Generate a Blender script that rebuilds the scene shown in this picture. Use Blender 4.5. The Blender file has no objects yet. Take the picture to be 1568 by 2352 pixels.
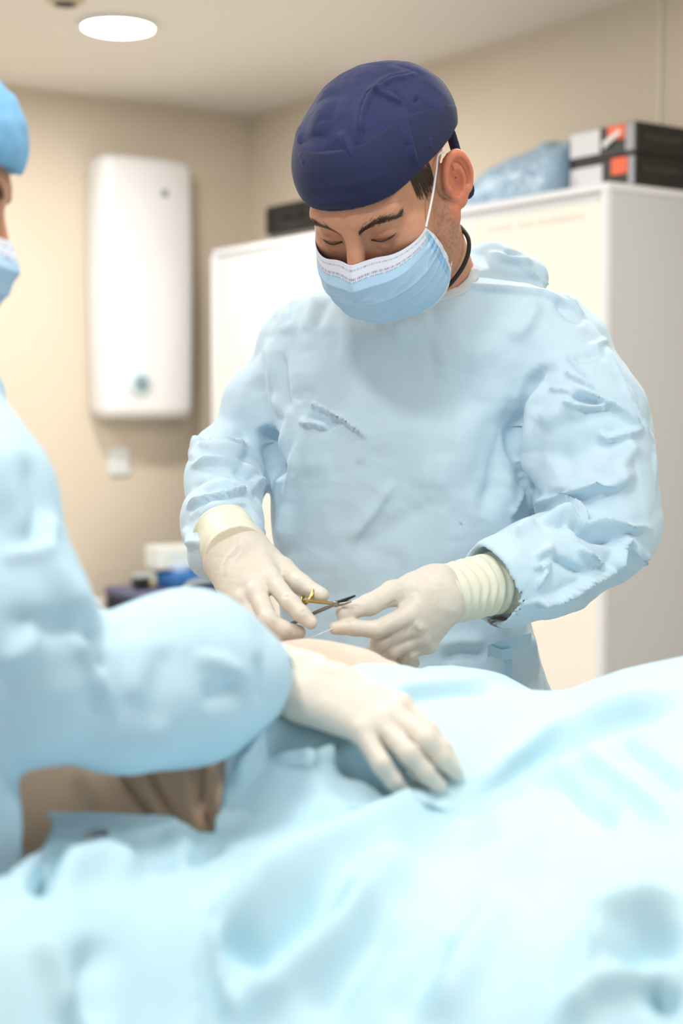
import bpy, math
import numpy as np
from mathutils import Vector, Matrix

# ------------------------------------------------------------------ camera
FPX = 3463.0
TILT = math.radians(3.8)
CAMZ = 1.27
sc = bpy.context.scene
COL = sc.collection
cam = bpy.data.cameras.new('camera')
cam.sensor_fit = 'VERTICAL'
cam.sensor_height = 36.0
cam.sensor_width = 24.0
cam.lens = FPX / 2352 * 36.0
cam.clip_start = 0.05
cam.dof.use_dof = True
cam.dof.focus_distance = 1.90
cam.dof.aperture_fstop = 3.0
camo = bpy.data.objects.new('camera', cam)
camo.location = (0, 0, CAMZ)
camo.rotation_euler = (math.radians(90) - TILT, 0, 0)
COL.objects.link(camo)
sc.camera = camo

# ------------------------------------------------------------------ world, lamps, exposure
world = bpy.data.worlds.new('world')
sc.world = world
world.use_nodes = True
bg = world.node_tree.nodes['Background']
bg.inputs[0].default_value = (1.0, 0.985, 0.96, 1)
bg.inputs[1].default_value = 0.60
sc.view_settings.view_transform = 'Standard'
sc.view_settings.look = 'None'
sc.view_settings.gamma = 1.0
sc.view_settings.use_curve_mapping = False
sc.view_settings.exposure = 0.0

def area(name, loc, target, size, power, color, shape='DISK', spread=180):
    l = bpy.data.lights.new(name, 'AREA')
    l.shape = shape; l.size = size; l.energy = power; l.color = color
    l.spread = math.radians(spread)
    o = bpy.data.objects.new(name, l)
    o.location = loc
    d = Vector(target) - Vector(loc)
    o.rotation_euler = d.to_track_quat('-Z', 'Y').to_euler()
    COL.objects.link(o)
    return o

CEIL = 2.50
# surgical lamp hanging over the table (above the frame)
area('surgical_lamp', (0.05, 1.35, 2.30), (0.05, 1.5, 0.95), 0.60, 4.5, (0.97, 1.0, 1.0), spread=150)
# the ceiling downlights of the room that stand outside the frame
for (lx_, ly_, lp_) in ((-1.05, 2.6, 20), (0.6, 3.0, 20), (-0.45, 0.6, 17), (1.15, 1.0, 13), (-1.65, 4.35, 24)):
    area('downlight', (lx_, ly_, CEIL - 0.03), (lx_, ly_, 0), 0.26, lp_, (1.0, 0.96, 0.90))

# ------------------------------------------------------------------ helpers: pixels <-> world
CT, ST = math.cos(TILT), math.sin(TILT)
def P(px, py, d):
    xc = (px - 784.0) / FPX * d
    uc = (1176.0 - py) / FPX * d
    return np.array([xc, d * CT + uc * ST, CAMZ - d * ST + uc * CT])
def project(V):
    x = V[:, 0]; y = V[:, 1]; z = V[:, 2] - CAMZ
    f = y * CT - z * ST
    u = y * ST + z * CT
    f = np.maximum(f, 1e-3)
    return 784 + FPX * x / f, 1176 - FPX * u / f, f
def lin(r, g, b):
    out = []
    for c in (r, g, b):
        c = c / 255.0
        out.append(c / 12.92 if c <= 0.04045 else ((c + 0.055) / 1.055) ** 2.4)
    return tuple(out)
def A(*p): return np.array(p, dtype=np.float64)

# ------------------------------------------------------------------ numpy noise
def _hash(ix, iy, iz):
    h = (ix.astype(np.int64) * 374761393 + iy.astype(np.int64) * 668265263 + iz.astype(np.int64) * 2147483647) & 0xffffffff
    h = ((h ^ (h >> 13)) * 1274126177) & 0xffffffff
    return ((h ^ (h >> 16)) & 0xffff) / 65535.0
def vnoise(p):
    i = np.floor(p).astype(np.int64)
    f = p - i
    f = f * f * f * (f * (f * 6 - 15) + 10)
    r = 0
    for dx in (0, 1):
        wx = f[:, 0] if dx else 1 - f[:, 0]
        for dy in (0, 1):
            wy = f[:, 1] if dy else 1 - f[:, 1]
            for dz in (0, 1):
                wz = f[:, 2] if dz else 1 - f[:, 2]
                r = r + wx * wy * wz * _hash(i[:, 0] + dx, i[:, 1] + dy, i[:, 2] + dz)
    return r
def ridged(p):
    return 1 - np.abs(2 * vnoise(p) - 1)
def sstep(a, b, x):
    t = np.clip((x - a) / (b - a), 0, 1)
    return t * t * (3 - 2 * t)

# ------------------------------------------------------------------ SDF toolkit
def smin(a, b, k):
    h = np.clip(0.5 + 0.5 * (b - a) / k, 0, 1)
    return b + (a - b) * h - k * h * (1 - h)
def smax(a, b, k): return -smin(-a, -b, k)
def sph(p, c, r): return np.linalg.norm(p - np.asarray(c), axis=1) - r
def ell(p, c, r):
    q = (p - np.asarray(c))
    r = np.asarray(r, dtype=np.float64)
    k0 = np.linalg.norm(q / r, axis=1)
    k1 = np.linalg.norm(q / (r * r), axis=1)
    return np.where(k1 < 1e-9, -r.min(), k0 * (k0 - 1) / np.maximum(k1, 1e-9))
def cone(p, a, b, ra, rb):
    a = np.asarray(a, float); b = np.asarray(b, float)
    ab = b - a
    t = np.clip(((p - a) @ ab) / (ab @ ab), 0, 1)
    return np.linalg.norm(p - a - t[:, None] * ab, axis=1) - (ra + (rb - ra) * t)
def chain(p, pts, rs, k=0.004):
    d = None
    for i in range(len(pts) - 1):
        e = cone(p, pts[i], pts[i + 1], rs[i], rs[i + 1])
        d = e if d is None else smin(d, e, k)
    return d
def rbox(p, c, h, r, axes=None):
    q = p - np.asarray(c)
    if axes is not None: q = q @ np.asarray(axes).T
    q = np.abs(q) - (np.asarray(h) - r)
    return np.linalg.norm(np.maximum(q, 0), axis=1) + np.minimum(q.max(axis=1), 0) - r

def isosurface(fn, lo, hi, h, B=8, lip=1.6):
    lo = np.asarray(lo, float); hi = np.asarray(hi, float)
    nb = np.ceil((hi - lo) / (h * B)).astype(int)
    n = nb * B
    cx = [lo[k] + (np.arange(nb[k]) + 0.5) * h * B for k in range(3)]
    G = np.stack(np.meshgrid(*cx, indexing='ij'), -1).reshape(-1, 3)
    dc = fn(G)
    keep = np.abs(dc) < h * B * 0.87 * lip + h
    D = np.repeat(np.repeat(np.repeat(np.where(dc < 0, -1.0, 1.0).reshape(nb), B, 0), B, 1), B, 2).astype(np.float32)
    Dv = D.reshape(nb[0], B, nb[1], B, nb[2], B).transpose(0, 2, 4, 1, 3, 5)
    o = (np.arange(B) + 0.5 - B / 2) * h
    off = np.stack(np.meshgrid(o, o, o, indexing='ij'), -1).reshape(-1, 3)
    kc = G[keep]
    vals = np.empty((len(kc), B ** 3), np.float32)
    step = max(1, 400000 // (B ** 3))
    for i in range(0, len(kc), step):
        pts = (kc[i:i + step, None, :] + off[None]).reshape(-1, 3)
        vals[i:i + step] = fn(pts).reshape(-1, B ** 3)
    ki = np.argwhere(keep.reshape(nb))
    Dv[ki[:, 0], ki[:, 1], ki[:, 2]] = vals.reshape(-1, B, B, B)
    D[0] = D[-1] = 1; D[:, 0] = D[:, -1] = 1; D[:, :, 0] = D[:, :, -1] = 1
    D[D == 0] = 1e-7
    S = D < 0
    c = np.zeros(n - 1, np.uint8)
    for i in (0, 1):
        for j in (0, 1):
            for k in (0, 1):
                c += S[i:n[0] - 1 + i, j:n[1] - 1 + j, k:n[2] - 1 + k]
    act = (c > 0) & (c < 8)
    cells = np.argwhere(act)
    idx = np.full(n - 1, -1, np.int32)
    idx[act] = np.arange(len(cells))
    acc = np.zeros((len(cells), 3)); cnt = np.zeros(len(cells))
    cor = [(i, j, k) for i in (0, 1) for j in (0, 1) for k in (0, 1)]
    for a in cor:
        for ax in range(3):
            if a[ax]: continue
            b = list(a); b[ax] = 1
            da = D[cells[:, 0] + a[0], cells[:, 1] + a[1], cells[:, 2] + a[2]].astype(float)
            db = D[cells[:, 0] + b[0], cells[:, 1] + b[1], cells[:, 2] + b[2]].astype(float)
            cr = (da < 0) != (db < 0)
            t = np.where(cr, da / np.where(cr, da - db, 1), 0)
            pt = np.tile(np.array(a, float), (len(cells), 1)); pt[:, ax] += t
            acc[cr] += pt[cr]; cnt[cr] += 1
    V = lo + 0.5 * h + (cells + acc / cnt[:, None]) * h
    Q = []
    for ax in range(3):
        u, v = (ax + 1) % 3, (ax + 2) % 3
        s0 = [slice(None)] * 3; s1 = [slice(None)] * 3
        s0[ax] = slice(0, -1); s1[ax] = slice(1, None)
        a0 = S[tuple(s0)]; a1 = S[tuple(s1)]
        e = np.argwhere(a0 != a1)
        e = e[(e[:, u] > 0) & (e[:, v] > 0) & (e[:, u] < n[u] - 1) & (e[:, v] < n[v] - 1)]
        du = np.zeros(3, int); du[u] = 1
        dv = np.zeros(3, int); dv[v] = 1
        def g(w): return idx[w[:, 0], w[:, 1], w[:, 2]]
        q = np.stack([g(e - du - dv), g(e - dv), g(e), g(e - du)], 1)
        flip = ~a0[e[:, 0], e[:, 1], e[:, 2]]
        q[flip] = q[flip][:, ::-1]
        Q.append(q)
    Q = np.concatenate(Q)
    Q = Q[(Q >= 0).all(1)]
    return V, Q

def vnormals(V, Q):
    n = np.cross(V[Q[:, 2]] - V[Q[:, 0]], V[Q[:, 3]] - V[Q[:, 1]])
    N = np.zeros_like(V)
    for k in range(4): np.add.at(N, Q[:, k], n)
    return N / np.maximum(np.linalg.norm(N, axis=1), 1e-12)[:, None]
def relax(V, Q, it=2, f=0.5):
    for _ in range(it):
        S = np.zeros_like(V); c = np.zeros(len(V))
        for k in range(4):
            np.add.at(S, Q[:, k], V[Q[:, (k + 1) % 4]] + V[Q[:, (k - 1) % 4]])
            np.add.at(c, Q[:, k], 2)
        V = V + f * (S / np.maximum(c, 1)[:, None] - V)
    return V

def folds(V, N, strokes, gate=True):
    """push cloth in and out along fold lines (each: points, half width, height, kind)"""
    px, py, dep = project(V)
    view = V - A(0, 0, CAMZ)
    view /= np.linalg.norm(view, axis=1)[:, None]
    fw = np.clip(-(N * view).sum(1) * 2.5, 0, 1) if gate else np.ones(len(V))
    disp = np.zeros(len(V))
    for st in strokes:
        pts, w, hgt, kind = st[:4]
        pts = np.asarray(pts, float)
        m = (px > pts[:, 0].min() - 3 * w) & (px < pts[:, 0].max() + 3 * w) & (py > pts[:, 1].min() - 3 * w) & (py < pts[:, 1].max() + 3 * w)
        if len(st) > 4: m &= (dep > st[4]) & (dep < st[5])
        ii = np.nonzero(m)[0]
        if not len(ii): continue
        q = np.stack([px[ii], py[ii]], 1)
        L = np.linalg.norm(np.diff(pts, axis=0), axis=1); cum = np.concatenate([[0], np.cumsum(L)])
        best = np.full(len(ii), 1e9); sg = np.zeros(len(ii)); uu = np.zeros(len(ii))
        for s in range(len(pts) - 1):
            ab = pts[s + 1] - pts[s]
            t = np.clip(((q - pts[s]) @ ab) / (ab @ ab), 0, 1)
            r = q - pts[s] - t[:, None] * ab
            dd = np.linalg.norm(r, axis=1)
            b = dd < best
            best[b] = dd[b]
            sg[b] = np.sign(ab[0] * r[b, 1] - ab[1] * r[b, 0])
            uu[b] = (cum[s] + t[b] * L[s]) / cum[-1]
        tap = sstep(0, 0.22, uu) * sstep(1, 0.78, uu) * 0.85 + 0.15 * (sstep(0, 0.05, uu) * sstep(1, 0.95, uu))
        if kind == 'r': prof = np.exp(-(best / w) ** 2)
        elif kind == 'p': prof = np.exp(-np.abs(best / (w * 0.6)) ** 1.2)
        else:   # one steep flank: sharp on the right of the direction of travel ('s') / on the left ('t')
            side = sg if kind == 's' else -sg
            ww = np.where(side > 0, w * 0.42, w)
            prof = np.exp(-(best / ww) ** 2)
        disp[ii] += hgt * prof * tap * fw[ii]
    return V + N * disp[:, None]

# ------------------------------------------------------------------ mesh helpers
def setp(o, label=None, cat=None, group=None, kind=None):
    if label: o['label'] = label
    if cat: o['category'] = cat
    if group: o['group'] = group
    if kind: o['kind'] = kind
    return o
def mk(name, V, Q, mat, parent=None, cols=None, smooth=True, solid=0):
    me = bpy.data.meshes.new(name)
    V = np.asarray(V, np.float32)
    if isinstance(Q, np.ndarray):
        k = Q.shape[1]
        me.vertices.add(len(V)); me.vertices.foreach_set('co', V.ravel())
        me.loops.add(Q.size); me.loops.foreach_set('vertex_index', Q.astype(np.int32).ravel())
        me.polygons.add(len(Q)); me.polygons.foreach_set('loop_start', np.arange(0, Q.size, k, dtype=np.int32))
        me.update(calc_edges=True)
    else:
        me.from_pydata([tuple(map(float, v)) for v in V], [], [tuple(map(int, f)) for f in Q])
    me.validate()
    if smooth: me.polygons.foreach_set('use_smooth', np.ones(len(me.polygons), bool))
    if cols is not None:
        at = me.color_attributes.new('Col', 'FLOAT_COLOR', 'POINT')
        c4 = np.ones((len(V), 4), np.float32); c4[:, :3] = cols
        at.data.foreach_set('color', c4.ravel())
    me.materials.append(mat)
    o = bpy.data.objects.new(name, me)
    COL.objects.link(o)
    if parent is not None: adopt(o, parent)
    if solid:
        md = o.modifiers.new('thickness', 'SOLIDIFY'); md.thickness = solid; md.offset = -1
    return o
def adopt(o, parent):
    o.parent = parent
    if parent.type == 'EMPTY':
        o.matrix_parent_inverse = Matrix.LocRotScale(parent.location, parent.rotation_euler, None).inverted()
def empty(name, loc, label, cat, group=None, rz=0):
    o = bpy.data.objects.new(name, None)
    o.location = loc; o.rotation_euler = (0, 0, rz)
    o.empty_display_size = 0.05
    COL.objects.link(o)
    return setp(o, label, cat, group)
class MB:
    """collects boxes, tubes, lathes into one mesh"""
    def __init__(s): s.v = []; s.f = []
    def add(s, V, Fc):
        b = len(s.v); s.v += [tuple(map(float, v)) for v in V]; s.f += [tuple(i + b for i in f) for f in Fc]; return s
    def box(s, o, ax, h, bev=0.0):
        """o centre, ax 3 axes, h half sizes, bevelled"""
        o = np.asarray(o, float); ax = np.asarray(ax, float); h = np.asarray(h, float)
        b = min(bev, h.min() * 0.9)
        if b <= 0:
            V = [o + (i * h[0]) * ax[0] + (j * h[1]) * ax[1] + (k * h[2]) * ax[2] for i in (-1, 1) for j in (-1, 1) for k in (-1, 1)]
            return s.add(V, [(0, 1, 3, 2), (4, 6, 7, 5), (0, 4, 5, 1), (2, 3, 7, 6), (0, 2, 6, 4), (1, 5, 7, 3)])
        V = []; ids = {}
        for i in (-1, 1):
            for j in (-1, 1):
                for k in (-1, 1):
                    for a in range(3):
                        q = A(i, j, k) * h
                        for c in range(3):
                            if c != a: q[c] -= A(i, j, k)[c] * b
                        ids[(i, j, k, a)] = len(V)
                        V.append(o + q[0] * ax[0] + q[1] * ax[1] + q[2] * ax[2])
        Fc = []
        for a in range(3):
            u, v = (a + 1) % 3, (a + 2) % 3
            for sg in (-1, 1):
                def K(su, sv):
                    t = [0, 0, 0]; t[a] = sg; t[u] = su; t[v] = sv; return ids[(t[0], t[1], t[2], a)]
                Fc.append((K(-1, -1), K(1, -1), K(1, 1), K(-1, 1)) if sg > 0 else (K(-1, -1), K(-1, 1), K(1, 1), K(1, -1)))
            for su in (-1, 1):
                for sv in (-1, 1):
                    t0 = [0, 0, 0]; t0[u] = su; t0[v] = sv
                    t0[a] = -1; p0 = tuple(t0); t0[a] = 1; p1 = tuple(t0)
                    Fc.append((ids[p0 + (u,)], ids[p1 + (u,)], ids[p1 + (v,)], ids[p0 + (v,)]))
        for i in (-1, 1):
            for j in (-1, 1):
                for k in (-1, 1): Fc.append(tuple(ids[(i, j, k, a)] for a in range(3)))
        return s.add(V, Fc)
    def tube(s, pts, r, n=10, closed=False):
        pts = [np.asarray(p, float) for p in pts]; m = len(pts)
        rs = r if hasattr(r, '__len__') else [r] * m
        V = []; up = None
        for i in range(m):
            a = pts[(i - 1) % m] if (closed or i > 0) else pts[i]
            b = pts[(i + 1) % m] if (closed or i < m - 1) else pts[i]
            t = b - a; t /= np.linalg.norm(t) + 1e-12
            if up is None: up = A(0, 0, 1) if abs(t[2]) < .9 else A(1, 0, 0)
            x = np.cross(up, t); x /= np.linalg.norm(x) + 1e-12
            up = np.cross(t, x)
            for k in range(n):
                an = 2 * math.pi * k / n
                V.append(pts[i] + rs[i] * (math.cos(an) * x + math.sin(an) * up))
        Fc = []
        for i in range(m if closed else m - 1):
            j = (i + 1) % m
            for k in range(n):
                l = (k + 1) % n
                Fc.append((i * n + k, i * n + l, j * n + l, j * n + k))
        if not closed:
            Fc.append(tuple(range(n))[::-1]); Fc.append(tuple((m - 1) * n + k for k in range(n)))
        return s.add(V, Fc)
    def disc(s, c, ax, prof, n=40):
        """lathe: prof list of (radius, height) around ax[2]"""
        c = np.asarray(c, float); ax = np.asarray(ax, float); V = []
        for (r, hh) in prof:
            for k in range(n):
                an = 2 * math.pi * k / n
                V.append(c + r * math.cos(an) * ax[0] + r * math.sin(an) * ax[1] + hh * ax[2])
        Fc = []
        for i in range(len(prof) - 1):
            for k in range(n):
                l = (k + 1) % n
                Fc.append((i * n + k, i * n + l, (i + 1) * n + l, (i + 1) * n + k))
        Fc.append(tuple(range(n))[::-1]); Fc.append(tuple((len(prof) - 1) * n + k for k in range(n)))
        return s.add(V, Fc)
    def build(s, name, mat, parent=None, smooth=False):
        o = mk(name, s.v, s.f, mat, parent, smooth=False)
        import bmesh
        bm = bmesh.new(); bm.from_mesh(o.data); bmesh.ops.recalc_face_normals(bm, faces=bm.faces); bm.to_mesh(o.data); bm.free()
        if smooth:
            o.data.polygons.foreach_set('use_smooth', np.ones(len(o.data.polygons), bool))
            o.data.set_sharp_from_angle(angle=math.radians(50))
        return o
def spline(pts, n=8):
    pts = [np.asarray(p, float) for p in pts]; out = []
    for i in range(len(pts) - 1):
        p0 = pts[max(i - 1, 0)]; p1 = pts[i]; p2 = pts[i + 1]; p3 = pts[min(i + 2, len(pts) - 1)]
        for k in range(n):
            t = k / n
            out.append(0.5 * ((2 * p1) + (-p0 + p2) * t + (2 * p0 - 5 * p1 + 4 * p2 - p3) * t * t + (-p0 + 3 * p1 - 3 * p2 + p3) * t ** 3))
    out.append(pts[-1]); return out

# ------------------------------------------------------------------ materials
def mat(name, rgb, rough=0.6, bump=0.0, bscale=200, var=0.0, vscale=5, metal=0, sss=0, sssr=(1, .4, .2), transl=0, attr=False, emit=None, spec=0.5, sheen=0, bdist=0.002, weave=0):
    m = bpy.data.materials.new(name); m.use_nodes = True
    nt = m.node_tree; nd = nt.nodes; lk = nt.links
    b = nd['Principled BSDF']
    b.inputs['Roughness'].default_value = rough
    b.inputs['Metallic'].default_value = metal
    b.inputs['Specular IOR Level'].default_value = spec
    c = lin(*rgb) + (1,)
    b.inputs['Base Color'].default_value = c
    tc = nd.new('ShaderNodeTexCoord')
    src = None
    if attr:
        at = nd.new('ShaderNodeAttribute'); at.attribute_name = 'Col'; src = at.outputs['Color']
    if var:
        nz = nd.new('ShaderNodeTexNoise'); nz.inputs['Scale'].default_value = vscale; nz.inputs['Detail'].default_value = 5
        lk.new(tc.outputs['Object'], nz.inputs['Vector'])
        mx = nd.new('ShaderNodeMixRGB'); mx.blend_type = 'MULTIPLY'; mx.inputs[0].default_value = 1
        rp = nd.new('ShaderNodeValToRGB')
        rp.color_ramp.elements[0].position = .3; rp.color_ramp.elements[1].position = .7
        rp.color_ramp.elements[0].color = (1 - var, 1 - var, 1 - var, 1); rp.color_ramp.elements[1].color = (1, 1, 1, 1)
        lk.new(nz.outputs['Fac'], rp.inputs[0]); lk.new(rp.outputs[0], mx.inputs[2])
        if src is not None: lk.new(src, mx.inputs[1])
        else: mx.inputs[1].default_value = c
        src = mx.outputs[0]
    if src is not None: lk.new(src, b.inputs['Base Color'])
    if bump:
        nz2 = nd.new('ShaderNodeTexNoise'); nz2.inputs['Scale'].default_value = bscale; nz2.inputs['Detail'].default_value = 4
        lk.new(tc.outputs['Object'], nz2.inputs['Vector'])
        bp = nd.new('ShaderNodeBump'); bp.inputs['Strength'].default_value = bump; bp.inputs['Distance'].default_value = bdist
        lk.new(nz2.outputs['Fac'], bp.inputs['Height']); lk.new(bp.outputs[0], b.inputs['Normal'])
    if sss:
        b.inputs['Subsurface Weight'].default_value = sss
        b.inputs['Subsurface Radius'].default_value = sssr
        b.inputs['Subsurface Scale'].default_value = 0.008
    if weave:
        # stiff nonwoven creases: warped cell pattern as shallow relief
        nw = nd.new('ShaderNodeTexNoise'); nw.inputs['Scale'].default_value = 6; nw.inputs['Detail'].default_value = 3
        mpv = nd.new('ShaderNodeMixRGB'); mpv.inputs[0].default_value = .10
        lk.new(tc.outputs['Object'], nw.inputs['Vector']); lk.new(tc.outputs['Object'], mpv.inputs[1]); lk.new(nw.outputs['Color'], mpv.inputs[2])
        vo = nd.new('ShaderNodeTexVoronoi'); vo.feature = 'F1'; vo.inputs['Scale'].default_value = 13
        lk.new(mpv.outputs[0], vo.inputs['Vector'])
        vo2 = nd.new('ShaderNodeTexVoronoi'); vo2.feature = 'F1'; vo2.inputs['Scale'].default_value = 34
        lk.new(mpv.outputs[0], vo2.inputs['Vector'])
        ad = nd.new('ShaderNodeMath'); ad.operation = 'MULTIPLY_ADD'; ad.inputs[1].default_value = .35
        lk.new(vo2.outputs['Distance'], ad.inputs[0]); lk.new(vo.outputs['Distance'], ad.inputs[2])
        b2 = nd.new('ShaderNodeBump'); b2.inputs['Strength'].default_value = weave; b2.inputs['Distance'].default_value = .012
        lk.new(ad.outputs[0], b2.inputs['Height'])
        if bump: lk.new(bp.outputs[0], b2.inputs['Normal'])
        lk.new(b2.outputs[0], b.inputs['Normal'])
    if sheen: b.inputs['Sheen Weight'].default_value = sheen
    if emit:
        b.inputs['Emission Color'].default_value = lin(*emit[0]) + (1,); b.inputs['Emission Strength'].default_value = emit[1]
    if transl:
        tr = nd.new('ShaderNodeBsdfTranslucent'); ms = nd.new('ShaderNodeMixShader')
        ms.inputs[0].default_value = transl
        if src is not None: lk.new(src, tr.inputs['Color'])
        else: tr.inputs['Color'].default_value = c
        lk.new(b.outputs[0], ms.inputs[1]); lk.new(tr.outputs[0], ms.inputs[2])
        lk.new(ms.outputs[0], nd['Material Output'].inputs['Surface'])
    return m
M = dict(
    wall=mat('beige_wall_paint', (218, 206, 188), .8, .05, 60, .03, 2),
    ceiling=mat('ceiling_paint', (230, 224, 216), .85, .04, 60),
    floor=mat('grey_vinyl_floor', (205, 203, 196), .4, .05, 30, .1, 6),
    gown=mat('pale_blue_nonwoven', (204, 229, 244), .72, .25, 900, .02, 60, transl=.12, sheen=.2, bdist=.0006, weave=.28, attr=True),
    gown2=mat('pale_blue_nonwoven_gown', (198, 228, 244), .75, .25, 700, .03, 30, transl=.12, bdist=.0006, weave=.28),
    tie=mat('blue_nonwoven_tie', (184, 222, 242), .7, .2, 500, transl=.1),
    collar=mat('grey_white_binding', (205, 210, 214), .8, .3, 600),
    drape=mat('pale_blue_drape', (198, 231, 244), .75, .2, 500, .02, 20, transl=.1, bdist=.0008, weave=.12),
    skin=mat('skin', (190, 130, 100), .5, .25, 500, .10, 90, sss=.12, attr=True, bdist=.0008),
    pskin=mat('patient_skin', (208, 176, 150), .55, .2, 300, .08, 40, sss=.15, attr=True, bdist=.001),
    navy=mat('navy_cotton', (24, 33, 80), .85, .35, 900, .15, 40, sheen=.06, bdist=.0008),
    navyband=mat('navy_cotton_band', (21, 29, 70), .85, .35, 900, .12, 40, sheen=.06, bdist=.0008),
    bouffant=mat('light_blue_cap', (130, 190, 232), .75, .3, 120, .1, 60, transl=.15),
    mask=mat('mask_fabric', (180, 214, 240), .75, .3, 1500, attr=True, transl=.1, bdist=.0005),
    strap=mat('white_elastic', (240, 240, 240), .7),
    hair=mat('dark_brown_hair', (74, 56, 45), .6, .6, 1200),
    lash=mat('dark_lash', (48, 32, 26), .6),
    eye=mat('eyeball', (120, 95, 85), .3),
    glove=mat('cream_latex_glove', (214, 206, 194), .45, .12, 260, .03, 40, sss=.1, sssr=(1, .8, .6), bdist=.001),
    cuff=mat('cream_latex_cuff', (226, 224, 204), .5, .15, 220, .03, 40, sss=.08, bdist=.001),
    cord=mat('black_braided_cord', (22, 22, 24), .5, .8, 900),
    trousers=mat('blue_trousers', (120, 160, 190), .8, .2, 200),
    shoe=mat('dark_shoe', (40, 42, 48), .5, .1, 80),
    gold=mat('gold_ring_metal', (205, 178, 110), .25, metal=1),
    steel=mat('brushed_steel', (150, 148, 145), .28, .1, 300, metal=1),
    darksteel=mat('dark_carbide_jaw', (45, 45, 48), .4, metal=.7),
    thread=mat('clear_suture', (235, 238, 240), .3),
    cabfront=mat('cream_laminate', (240, 234, 224), .5, .02, 60),
    cabside=mat('grey_white_metal', (205, 208, 212), .5, .02, 60),
    frame=mat('white_aluminium', (230, 232, 238), .4),
    plastic=mat('white_plastic', (228, 228, 230), .4, .02, 50),
    badge=mat('grey_badge', (120, 128, 132), .5),
    dial=mat('blue_grey_dial', (125, 150, 165), .4),
    dialrim=mat('pale_dial_rim', (205, 222, 226), .4),
    plate=mat('white_socket_plate', (222, 228, 226), .4),
    black=mat('black_plastic', (14, 15, 17), .45, .05, 80),
    blacksatin=mat('black_card', (20, 19, 18), .5, .1, 90),
    mark=mat('faint_grey_print', (105, 98, 86), .7),
    ink=mat('pale_grey_print', (222, 218, 209), .7),
    whitecard=mat('white_card', (225, 226, 232), .6),
    greycard=mat('grey_card', (170, 170, 178), .6),
    orange=mat('orange_sticker', (252, 112, 72), .6),
    film=mat('blue_packing_film', (186, 220, 246), .35, .5, 30, .22, 9, transl=.2, weave=.3),
    bluecase=mat('blue_cloth', (42, 108, 176), .7, .2, 60, .2, 14),
    navycase=mat('dark_navy_case', (16, 24, 52), .5, .1, 60),
    lid=mat('grey_blue_lid', (92, 96, 128), .5),
    hose=mat('grey_hose', (176, 188, 190), .5),
    paleblue=mat('pale_blue_label', (196, 220, 246), .5),
    red=mat('red_plastic', (214, 96, 92), .5),
    beige=mat('beige_plastic', (205, 190, 160), .5),
    lamp=mat('lit_diffuser', (255, 255, 255), .5, emit=((255, 252, 246), 9.0)),
    vent=mat('dark_vent', (70, 66, 58), .6),
    pad=mat('black_table_pad', (30, 32, 36), .6),
)

# ================================================================== the room
CX, CY = -0.377, 6.4
DL = A(-.819, -.574, 0); DR = A(.574, -.819, 0); UZ = A(0, 0, 1)
C0 = A(CX, CY, 0)
def wallbox(name, a, d, n, length, mat_):
    mb = MB()
    mb.box(a + d * length / 2 + n * 0.06 + UZ * CEIL / 2, (d, n, UZ), (length / 2, 0.06, CEIL / 2))
    return setp(mb.build(name, mat_), kind='structure')
wallbox('wall_left', C0 - DR * 0 , DL, -DR, 4.6, M['wall'])
wallbox('wall_right', C0 - DL * 0, DR, -DL, 7.6, M['wall'])
def slab(name, z0, z1, mat_):
    a = C0; b = C0 + DL * 4.6; c = b + DR * 7.6; d = C0 + DR * 7.6
    V = [p * A(1, 1, 0) + UZ * z for z in (z0, z1) for p in (a, b, c, d)]
    Fc = [(0, 1, 2, 3), (7, 6, 5, 4), (0, 4, 5, 1), (1, 5, 6, 2), (2, 6, 7, 3), (3, 7, 4, 0)]
    return setp(MB().add(V, Fc).build(name, mat_), kind='structure')
slab('floor', -0.1, 0.0, M['floor'])
slab('ceiling', CEIL, CEIL + 0.1, M['ceiling'])

def wall_hit(px, py, a, n, off=0):
    """world point of a pixel on the vertical plane through a with normal n"""
    o = A(0, 0, CAMZ); d = P(px, py, 1.0) - o
    t = ((a + n * off - o) @ n) / (d @ n)
    return o + d * t
def ceil_hit(px, py, z):
    o = A(0, 0, CAMZ); d = P(px, py, 1.0) - o
    return o + d * (z - CAMZ) / d[2]
# panel joint strip of the right wall
h = wall_hit(1518, 100, C0, DL)
setp(MB().box(A(h[0], h[1], CEIL / 2) + DL * 0.004, (DR, DL, UZ), (.006, .004, CEIL / 2 - .002), .002).build('trim_1', M['ceiling']), kind='structure')

# ceiling lamp
c = ceil_hit(271, 63, CEIL - 0.012)
e = empty('ceiling_light', (c[0], c[1], CEIL), 'lit round white downlight in the ceiling above the wall unit', 'ceiling light')
AXD = (A(1, 0, 0), A(0, 1, 0), A(0, 0, -1))
MB().disc((c[0], c[1], CEIL), AXD, [(.112, .002), (.128, .002), (.128, .012), (.118, .016), (.112, .014)], 48).build('rim', M['plastic'], e, True)
MB().disc((c[0], c[1], CEIL), AXD, [(.111, .001), (.111, .017), (.095, .022), (.05, .024)], 48).build('diffuser', M['lamp'], e, True)
area('ceiling_light_glow', (c[0], c[1], CEIL - 0.03), (c[0], c[1], 0), 0.22, 22, (1.0, 0.97, 0.92))
c = ceil_hit(150, -2, CEIL)
e = empty('ceiling_vent', (c[0], c[1], CEIL), 'small dark ceiling fitting cut off by the top of the photo', 'ceiling fitting')
MB().disc((c[0], c[1], CEIL), AXD, [(.055, .001), (.055, .010), (.040, .014)], 32).build('rim', M['beige'], e, True)
MB().disc((c[0], c[1], CEIL), AXD, [(.038, .002), (.034, .018), (.02, .022)], 32).build('cover', M['vent'], e, True)

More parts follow.
